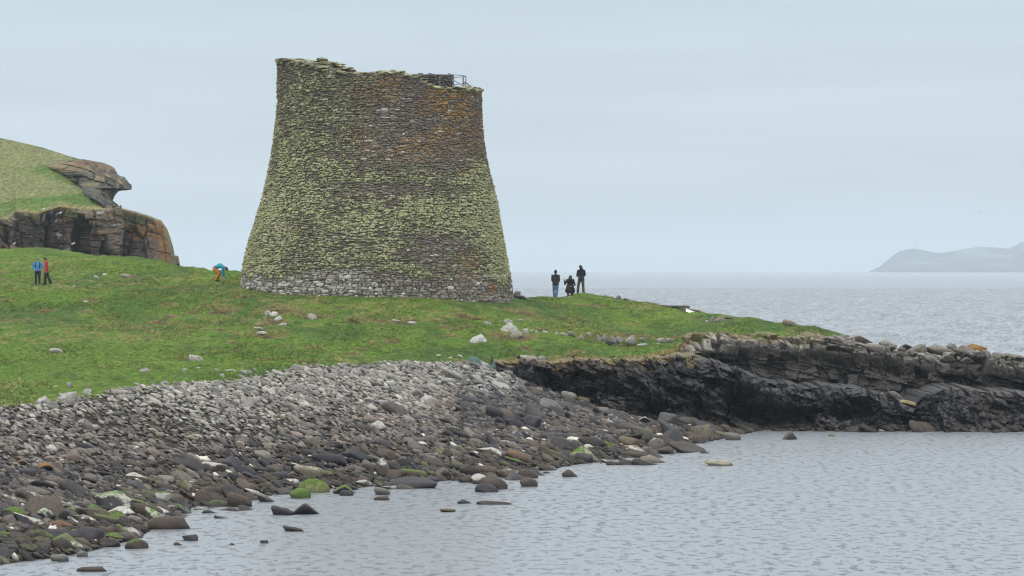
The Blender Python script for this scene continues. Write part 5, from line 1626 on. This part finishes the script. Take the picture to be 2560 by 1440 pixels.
def hand(sk, wrist, idx, d, side, curl=.35):
    """Palm, four unequal curled fingers and a thumb that leaves the side of the palm."""
    d = np.array(d, float); d /= np.linalg.norm(d)
    sd = np.array(side, float); sd -= d * sd.dot(d); sd /= np.linalg.norm(sd)
    nrm = np.cross(d, sd)
    palm = sk.add(wrist + d * .06, (.032, .022), idx)
    for k, (o_, L) in enumerate(((-.027, .07), (-.009, .08), (.009, .075), (.026, .06))):
        b_ = wrist + d * .095 + sd * o_
        i = sk.add(b_, .0095, palm)
        i = sk.add(b_ + d * L * .5 + nrm * curl * L * .25, .0085, i)
        sk.add(b_ + d * L * .85 + nrm * curl * L * .8, .007, i)
    t = sk.add(wrist + d * .05 - sd * .042, .011, palm)
    sk.add(wrist + d * .09 - sd * .062 + nrm * .012, .0085, t)

def capsules(segs, n=12):
    VV, FF, o = [], [], 0
    for p0, r0, p1, r1 in segs:
        p0, p1 = np.array(p0, float), np.array(p1, float)
        L = np.linalg.norm(p1 - p0)
        d = (p1 - p0) / L if L > 1e-6 else np.array([0, 0, 1.])
        a_ = np.array([1., 0, 0]) if abs(d[0]) < .8 else np.array([0, 1., 0])
        u_ = np.cross(d, a_); u_ /= np.linalg.norm(u_); v_ = np.cross(d, u_)
        rings = []
        for t in np.linspace(-math.pi / 2, 0, 5)[1:]: rings.append((p0 + d * r0 * math.sin(t), r0 * math.cos(t)))
        for t in np.linspace(0, math.pi / 2, 5)[:-1]: rings.append((p1 + d * r1 * math.sin(t), r1 * math.cos(t)))
        an = np.linspace(0, 2 * math.pi, n, endpoint=False)
        pts = np.concatenate([c + r_ * (np.cos(an)[:, None] * u_ + np.sin(an)[:, None] * v_) for c, r_ in rings] + [[p0 - d * r0], [p1 + d * r1]])
        VV.append(pts)
        m = len(rings)
        for k in range(m - 1):
            for q in range(n):
                FF.append((o + k * n + q, o + k * n + (q + 1) % n, o + (k + 1) * n + (q + 1) % n, o + (k + 1) * n + q))
        for q in range(n):
            FF.append((o + m * n, o + (q + 1) % n, o + q)); FF.append((o + m * n + 1, o + (m - 1) * n + q, o + (m - 1) * n + (q + 1) % n))
        o += len(pts)
    return np.concatenate(VV), FF

def blob(name, segs, mat, parent, voxel=.016, smooth=4):
    """Tapered limbs fused into one continuous surface."""
    vv, ff = capsules(segs)
    me = bpy.data.meshes.new(name); me.from_pydata([tuple(p) for p in vv], [], ff)
    o = bpy.data.objects.new(name, me); COL.objects.link(o)
    rm = o.modifiers.new("fuse", 'REMESH'); rm.mode = 'VOXEL'; rm.voxel_size = voxel
    sm = o.modifiers.new("soft", 'SMOOTH'); sm.iterations = smooth; sm.factor = .5
    me2 = bpy.data.meshes.new_from_object(o.evaluated_get(bpy.context.evaluated_depsgraph_get()))
    me2.name = name
    o.modifiers.clear(); o.data = me2; bpy.data.meshes.remove(me)
    me2.materials.clear(); me2.materials.append(mat)
    me2.polygons.foreach_set("use_smooth", np.ones(len(me2.polygons), bool))
    o.parent = parent
    return o

def hand_segs(wrist, d, side, curl):
    """Palm, four unequal bent fingers, and a thumb that leaves the side of the palm."""
    d = np.array(d, float); d /= np.linalg.norm(d)
    sd = np.array(side, float); sd -= d * sd.dot(d); sd /= np.linalg.norm(sd)
    nrm = np.cross(d, sd)
    out = [(wrist, .026, wrist + d * .05, .024)]
    for k, (o_, L) in enumerate(((-.027, .07), (-.009, .08), (.009, .075), (.027, .058))):
        b_ = wrist + d * .085 + sd * o_
        m_ = b_ + d * L * .5 + nrm * curl * L * .25
        out += [(wrist + d * .03 + sd * o_ * .7, .016, b_, .0115), (b_, .0105, m_, .0098), (m_, .0098, b_ + d * L * .85 + nrm * curl * L * .8, .0085)]
    t = wrist + d * .055 - sd * .046
    out += [(wrist + d * .02 - sd * .012, .018, t, .0125), (t, .012, wrist + d * .095 - sd * .064 + nrm * .012, .0095)]
    return out

def person(loc, rotz, J, cl, label, hscale=1.0, extras=()):
    """J: joints (metres, facing -y). cl: materials for jacket, trousers, hat, shoes."""
    root = link("person", None)
    root.location = loc
    root.rotation_euler = (0, 0, rotz)
    root.scale = (hscale,) * 3
    tag(root, label, "person", "walkers by the tower")
    V3 = lambda k: np.array(J[k], float)
    up = V3("head") - V3("neck"); up /= np.linalg.norm(up)
    fw = np.array(J.get("face", (0, -1, 0)), float); fw -= up * fw.dot(up); fw /= np.linalg.norm(fw)
    sd = np.cross(fw, up)
    ss = V3("shr") - V3("shl"); ss /= np.linalg.norm(ss)
    hd_ = V3("head")
    b = [(V3("pelvis"), .10, V3("chest"), .10), (V3("chest"), .10, V3("neck"), .055), (V3("neck"), .054, V3("neck") + up * .07 + fw * .01, .054),
         (V3("neck") + up * .085 + fw * .035, .052, hd_ - up * .0 + fw * .012, .076), (hd_, .078, hd_ + up * .05 - fw * .012, .082), (hd_ + fw * .075 + up * .012, .012, hd_ + fw * .094 - up * .026, .015),
         (hd_ + fw * .062 - up * .062 - sd * .014, .016, hd_ + fw * .062 - up * .062 + sd * .014, .016)]
    for s_ in (-1, 1): b.append((hd_ + sd * s_ * .080 - up * .02, .014, hd_ + sd * s_ * .084 + up * .018, .016))
    tors = V3("pelvis") - V3("chest")
    tors /= np.linalg.norm(tors)
    hem = np.array(J.get("hem", V3("pelvis") + tors * .02), float)
    hw, hr = J.get("hw", .085), J.get("hr", .112)
    jk = [(V3("shl"), .078, V3("shr"), .078), (V3("chest"), .12, V3("neck") - up * .005, .075)]
    for s_ in (-1, 0, 1):
        jk.append((V3("chest") + ss * s_ * .085, .108, (V3("chest") + V3("pelvis")) / 2 + ss * s_ * .075, .104))
        jk.append(((V3("chest") + V3("pelvis")) / 2 + ss * s_ * .075, .104, hem + ss * s_ * hw, hr))
        jk.append((V3("chest") + ss * s_ * .085, .108, V3("neck") * .35 + V3("chest") * .65 + ss * s_ * .10, .09))
    tr = [(V3("hipl"), .105, V3("hipr"), .105), (V3("pelvis") - ss * .05, .11, V3("pelvis") + ss * .05, .11)]
    for q in "lr":
        wr, el = V3("wr" + q), V3("el" + q)
        b += [(V3("sh" + q), .05, el, .042), (el, .042, wr, .028), (V3("hip" + q), .08, V3("kn" + q), .052), (V3("kn" + q), .052, V3("an" + q), .038)]
        b += hand_segs(wr, J.get("hd" + q, wr - el), J.get("hs" + q, (0, -1, 0)), J.get("curl", .4))
        jk += [(V3("sh" + q), .076, el, .060), (el, .060, wr, .047)]
        kr = J.get("kr", .08); ar = J.get("ar", .068)
        tr += [(V3("hip" + q), .108, V3("kn" + q), kr), (V3("kn" + q), kr, V3("an" + q) + (0, 0, .03), ar)]
    blob("body", b, M_skin, root, .0075, 2)
    blob("jacket", jk, cl[0], root)
    blob("trousers", tr, cl[1], root)
    for s_ in (-1, 1):
        vv, f = ICO[2]
        link("eye", mesh_np("eye", vv * .0085 + hd_ + fw * .077 + sd * s_ * .032 + up * .006, f), M_dark, root)
    for q in "lr":
        td = np.array(J.get("toe" + q, (0, -.16, -.05)), float)
        a_ = V3("an" + q)
        blob("shoe", [(a_ - td * .22 - (0, 0, .02), .045, a_ + td * .4 - (0, 0, .03), .048), (a_ + td * .4 - (0, 0, .03), .048, a_ + td - (0, 0, .012), .038), (a_, .046, a_ + (0, 0, .05), .05)], cl[3], root, .014, 2)
    if J.get("hood"):
        h_ = [(V3("neck") - fw * .04, .095, hd_ - fw * .035 - up * .03, .10), (hd_ - fw * .035 - up * .03, .102, hd_ + up * .05 - fw * .025, .104), (hd_ + up * .05 - fw * .025, .104, hd_ + up * .085 + fw * .025, .075), (V3("neck") - ss * .07 - fw * .03, .07, V3("neck") + ss * .07 - fw * .03, .07)]
        blob("hood", h_, cl[2], root, .014, 3)
    else:
        h_ = [(hd_ + up * .045 - fw * .012, .094, hd_ + up * .078 - fw * .014, .086), (hd_ - fw * .045 - up * .05, .06, hd_ - fw * .025 + up * .04, .088)]
        blob("hat", h_, cl[2], root, .012, 2)
    for nm, pts, rs, mt in extras:
        sg = []
        for k in range(len(pts) - 1):
            r0, r1 = [(max(q) if isinstance(q, tuple) else q) for q in (rs[k], rs[k + 1])]
            sg.append((pts[k], r0, pts[k + 1], r1))
        if len(pts) == 1: sg = [(pts[0], rs[0], np.array(pts[0]) + .001, rs[0])]
        blob(nm, sg, mt, root, .014, 3)
    return root

def standing(**kw):
    J = dict(pelvis=(0, 0, .93), chest=(0, -.01, 1.28), neck=(0, 0, 1.46), head=(0, -.02, 1.60),
             shl=(-.19, 0, 1.40), shr=(.19, 0, 1.40), ell=(-.22, .02, 1.14), elr=(.22, .02, 1.14), wrl=(-.22, -.08, .9), wrr=(.22, -.08, .9),
             hipl=(-.095, 0, .88), hipr=(.095, 0, .88), knl=(-.11, -.01, .48), knr=(.11, -.01, .48), anl=(-.12, .02, .08), anr=(.12, .02, .08))
    J.update(kw)
    return J

def place(px_, Y, sink=.0):
    q = P(px_, 700, Y)
    return np.array([q[0], Y, float(ground(q[0], Y)) + float(turf_bumps(np.array(q[0]), np.array(Y))) - sink])

black = cloth("black_cloth", (.018, .018, .022)); navy = cloth("navy_cloth", (.016, .02, .045)); blue = cloth("blue_cloth", (.07, .25, .55))
red = cloth("red_cloth", (.42, .03, .045)); orange = cloth("orange_cloth", (.55, .20, .035)); teal = cloth("teal_cloth", (.02, .27, .38)); jeans = cloth("denim", (.10, .19, .36))
greyc = cloth("grey_cloth", (.085, .08, .08)); knit = cloth("grey_knit", (.22, .21, .23)); purple = cloth("purple_cloth", (.055, .03, .075)); mint = cloth("mint_cloth", (.10, .45, .42))
dkgrey = cloth("charcoal_cloth", (.035, .033, .038)); plum = cloth("plum_cloth", (.06, .025, .03))

# blue jacket, facing the camera, hands in front pockets, rucksack straps
J = standing(ell=(-.33, .03, 1.15), elr=(.33, .03, 1.15), wrl=(-.20, -.10, 1.0), wrr=(.20, -.10, 1.0), hs_l=(0, 0, 1), hem=(0, 0, .92), head=(0, -.05, 1.59), face=(0, -.9, -.35))
person(place(94, 172), R(4), J, (blue, navy, knit, greyc), "walker in a bright blue jacket and grey beanie, facing us", .96,
       (("backpack", [(0, .13, 1.04), (0, .15, 1.22), (0, .14, 1.38)], [.11, .12, .10], navy),
        ("strap", [(-.13, -.10, 1.08), (-.13, -.112, 1.25), (-.115, -.07, 1.43), (-.11, .04, 1.47)], [.03] * 4, navy), ("strap", [(.13, -.10, 1.08), (.13, -.112, 1.25), (.115, -.07, 1.43), (.11, .04, 1.47)], [.03] * 4, navy)))
# red jacket, turned left
J = standing(head=(0, -.06, 1.57), ell=(-.25, .05, 1.14), elr=(.25, .05, 1.14), wrl=(-.24, -.06, .90), wrr=(.22, -.02, .88), hem=(0, .01, .84), hr=.125, kr=.09, ar=.095,
             anl=(-.10, -.06, .08), knl=(-.1, -.06, .48), anr=(.10, .26, .08), knr=(.10, .10, .47), face=(.2, -.9, -.3))
person(place(116, 171.5), R(-72), J, (red, black, black, black), "walker in a long red jacket and black trousers, seen from the side", .96)
# teal jacket and orange trousers, bent double to the ground
J = dict(pelvis=(0, .22, .82), chest=(0, -.22, .90), neck=(0, -.36, .85), head=(0, -.47, .77), face=(0, -.45, -.9),
         shl=(-.17, -.30, .84), shr=(.17, -.30, .84), ell=(-.18, -.31, .56), elr=(.18, -.31, .56), wrl=(-.15, -.32, .30), wrr=(.15, -.36, .28), hdl=(0, -.1, -1), hdr=(0, -.2, -1),
         hipl=(-.10, .22, .76), hipr=(.10, .20, .76), knl=(-.12, -.06, .46), knr=(.12, -.08, .46), anl=(-.12, .10, .07), anr=(.12, .06, .07), hem=(0, .12, .86), kr=.088, ar=.07)
person(place(545, 168), R(88), J, (teal, orange, black, black), "walker in teal and orange bending down to touch the grass", .98,
       (("backpack", [(0, .0, .98), (0, -.12, 1.01), (0, -.24, .97)], [.09, .11, .09], mint),))
# three on the skyline at the right
J = standing(ell=(-.22, -.02, 1.13), elr=(.225, -.03, 1.14), wrl=(-.16, -.2, 1.0), wrr=(.17, -.2, 1.0), hem=(0, .0, .88), hr=.12, anl=(-.06, .03, .08), anr=(.08, 0, .08), knl=(-.08, -.02, .48), hood=False)
person(place(1389, 171, .02), R(172), J, (dkgrey, jeans, black, black), "walker in black padded jacket and blue jeans, back turned, on the skyline", 1.0,
       (("hood", [(-.07, -.07, 1.45), (.0, .085, 1.43), (.07, -.07, 1.45)], [.045, .06, .045], navy),))
J = dict(pelvis=(0, .05, .52), chest=(0, -.06, .84), neck=(0, -.14, 1.0), head=(0, -.22, 1.10), face=(0, -.9, -.4), hood=True,
         shl=(-.19, -.08, .94), shr=(.19, -.06, .94), ell=(-.33, -.14, .70), elr=(.28, -.10, .66), wrl=(-.37, -.26, .90), wrr=(.08, -.30, .56), hdl=(0, -.1, 1), hsl=(1, 0, 0), hdr=(-1, -.3, -.1), curl=.2,
         hipl=(-.11, .03, .47), hipr=(.11, .03, .47), knl=(-.16, -.30, .42), knr=(.16, -.12, .08), anl=(-.15, -.22, .06), anr=(.14, .32, .08), hem=(0, -.06, .30), hw=.15, hr=.17, toer=(0, .10, -.04))
person(place(1425, 172.3), R(6), J, (black, plum, greyc, black), "hooded walker in dark clothes kneeling with one hand raised", 1.0,
       (("bag", [(-.2, -.26, .62), (-.2, -.28, .54)], [.06, .06], dkgrey),))
J = standing(ell=(-.235, -.02, 1.16), elr=(.24, -.05, 1.15), wrl=(-.18, -.22, 1.05), wrr=(.22, -.24, 1.06), hem=(0, 0, .90), anl=(-.14, .02, .08), anr=(.20, -.06, .08), knl=(-.12, -.01, .48), knr=(.17, -.08, .48), hood=True, head=(.03, -.05, 1.6), face=(.35, -.9, -.15), kr=.085, ar=.085)
person(place(1453, 172.6), R(186), J, (navy, greyc, black, black), "walker in dark hooded jacket with a purple waist bag, back turned", 1.0,
       (("waist_bag", [(-.10, .10, .96), (0, .13, .97), (.10, .10, .96)], [.07, .09, .07], purple),))

# ------------------------------------------------------------------ birds
M_gull = plain_mat("white_feathers", (.75, .75, .73), .8, .08)
M_gwing = plain_mat("grey_feathers", (.30, .32, .35), .8, .1)
M_beak = plain_mat("beak", (.5, .33, .06), .5, .1)
def gull(loc, rz, label):
    r_ = link("gull", None); r_.location = loc; r_.rotation_euler = (0, 0, rz)
    tag(r_, label, "bird", "seabirds on the headland")
    skin_mesh("body", [(0, .2, .10), (0, .08, .13), (0, -.06, .15), (0, -.13, .24), (0, -.17, .285)], [(0, 1), (1, 2), (2, 3), (3, 4)], [.03, .075, .085, .05, .048], M_gull, r_, 1)
    for s_ in (-1, 1):
        skin_mesh("wing", [(s_ * .075, -.05, .17), (s_ * .085, .08, .15), (s_ * .05, .26, .11)], [(0, 1), (1, 2)], [(.05, .02), (.05, .02), .012], M_gwing, r_, 1)
        skin_mesh("leg", [(s_ * .03, 0, .08), (s_ * .03, -.01, .0), (s_ * .03, -.05, -.01)], [(0, 1), (1, 2)], [.008, .007, .008], M_beak, r_, 1)
    skin_mesh("beak", [(0, -.21, .285), (0, -.27, .275)], [(0, 1)], [.016, .008], M_beak, r_, 1)
for px_, py_, Y, rz, lab in ((35, 613, 290.6, 1.2, "white seabird on a ledge of the left cliff near the photo's edge"), (107, 527, 294.5, 1.8, "white seabird on the grassy lip above the left cliff"), (150, 536, 291.2, 1.4, "white seabird in a recess just under the cliff's lip"),
                        (182, 613, 290.3, 1.7, "white seabird in the dark gully low on the cliff"), (386, 665, 289, 1.3, "white seabird at the cliff's foot near its seaward corner")):
    gull(P(px_, py_, Y), rz, lab)
fl = link("flying_bird", None); fl.location = P(2448, 530, 620); fl.rotation_euler = (0, R(12), .6)
tag(fl, "tiny dark seabird flying alone in the sky at right", "bird")
skin_mesh("body", [(0, .22, 0), (0, .05, 0), (0, -.16, .02), (0, -.22, .02)], [(0, 1), (1, 2), (2, 3)], [.03, .07, .05, .025], M_gwing, fl, 1)
for s_ in (-1, 1):
    skin_mesh("wing", [(s_ * .04, 0, .02), (s_ * .28, -.05, .09), (s_ * .55, .06, .05)], [(0, 1), (1, 2)], [(.07, .02), (.06, .015), .012], M_gwing, fl, 1)

# ------------------------------------------------------------------ grass tufts over the turf
NT = 170000
gx = rng.uniform(-34, 19, NT); gy = 97 + (198 - 97) * rng.uniform(0, 1, NT) ** 1.15
px_ = gx / gy * F + 1280
e_ = edge_y(gx)
m_ = (px_ > -120) & (px_ < 2140) & (gy > e_ + .1) & (np.hypot(gx - TX, gy - TY) > 7.9)
gx, gy = gx[m_], gy[m_]
gz = ground(gx, gy) + turf_bumps(gx, gy) * sstep(-.4, 1.2, gy - edge_y(gx))
clump = fbm(gx * .5, gy * .25, 0 * gx, 811, 4)
dryn = fbm(gx * .09 + 3, gy * .06, 0 * gx, 77, 3)
n_ = len(gx)
keep = rng.uniform(0, 1, n_) < .35 + .5 * sstep(.40, .66, clump)
gx, gy, gz, clump, dryn = gx[keep], gy[keep], gz[keep], clump[keep], dryn[keep]
n_ = len(gx)
hgt_ = (.03 + .06 * sstep(.45, .7, clump) * rng.uniform(.4, 1.2, n_))
bigt = (rng.uniform(0, 1, n_) < .10) & (dryn > .46) & (clump > .48)
hgt_ = np.where(bigt, rng.uniform(.10, .20, n_), hgt_)
edge_near = sstep(1.4, .2, gy - edge_y(gx)) * (gx > -1)
hgt_ = hgt_ * (1 + 1.0 * edge_near)
Vt = np.empty((n_, 6, 3, 3)); Ct = np.empty((n_, 6, 3, 3))
for b_ in range(6):
    a = rng.uniform(0, 6.283, n_)
    ln = rng.uniform(.3, 1.1, n_)[:, None]
    dirv = np.stack([np.cos(a), np.sin(a), 0 * a], 1)
    sdv = np.stack([-np.sin(a), np.cos(a), 0 * a], 1)
    basep = np.stack([gx, gy, gz - .01], 1) + dirv * rng.uniform(0, .12, n_)[:, None]
    Vt[:, b_, 0] = basep - sdv * .011
    Vt[:, b_, 1] = basep + sdv * .011
    Vt[:, b_, 2] = basep + dirv * (hgt_[:, None] * ln) + np.stack([0 * a, 0 * a, hgt_], 1)
    rndc = rng.uniform(0, 1, n_)
    cg = mixc((.085, .15, .03), (.22, .28, .07), rndc)
    cg = mixc(cg, (.36, .31, .15), (rng.uniform(0, 1, n_) < .05 + .32 * sstep(.42, .6, dryn) * sstep(.45, .65, clump) + .6 * edge_near + .8 * bigt) * .85)
    Ct[:, b_] = cg[:, None]
ft = np.arange(n_ * 18).reshape(-1, 3)
tuft_o = link("grass_tufts", mesh_np("grass_tufts", Vt.reshape(-1, 3), ft, False, Ct.reshape(-1, 3)), M_grass)
tag(tuft_o, kind="stuff")

# ------------------------------------------------------------------ sea air
bm = bmesh.new()
bmesh.ops.create_cube(bm, size=1.0)
hz = bpy.data.meshes.new("haze")
bm.to_mesh(hz); bm.free()
haze = link("haze", hz)
haze.scale = (26000, 26000, 140)
haze.location = (0, 0, 140 / 2 - 5)
hm = bpy.data.materials.new("sea_air")
hm.use_nodes = True
ht_ = hm.node_tree
for n in list(ht_.nodes):
    if n.type == 'BSDF_PRINCIPLED': ht_.nodes.remove(n)
pv = ht_.nodes.new("ShaderNodeVolumePrincipled")
pv.inputs["Color"].default_value = (.79, .895, .97, 1)
pv.inputs["Density"].default_value = 1.5e-4
pv.inputs["Anisotropy"].default_value = .2
ht_.links.new(pv.outputs[0], [n for n in ht_.nodes if n.type == 'OUTPUT_MATERIAL'][0].inputs["Volume"])
hz.materials.append(hm)
tag(haze, kind="stuff")
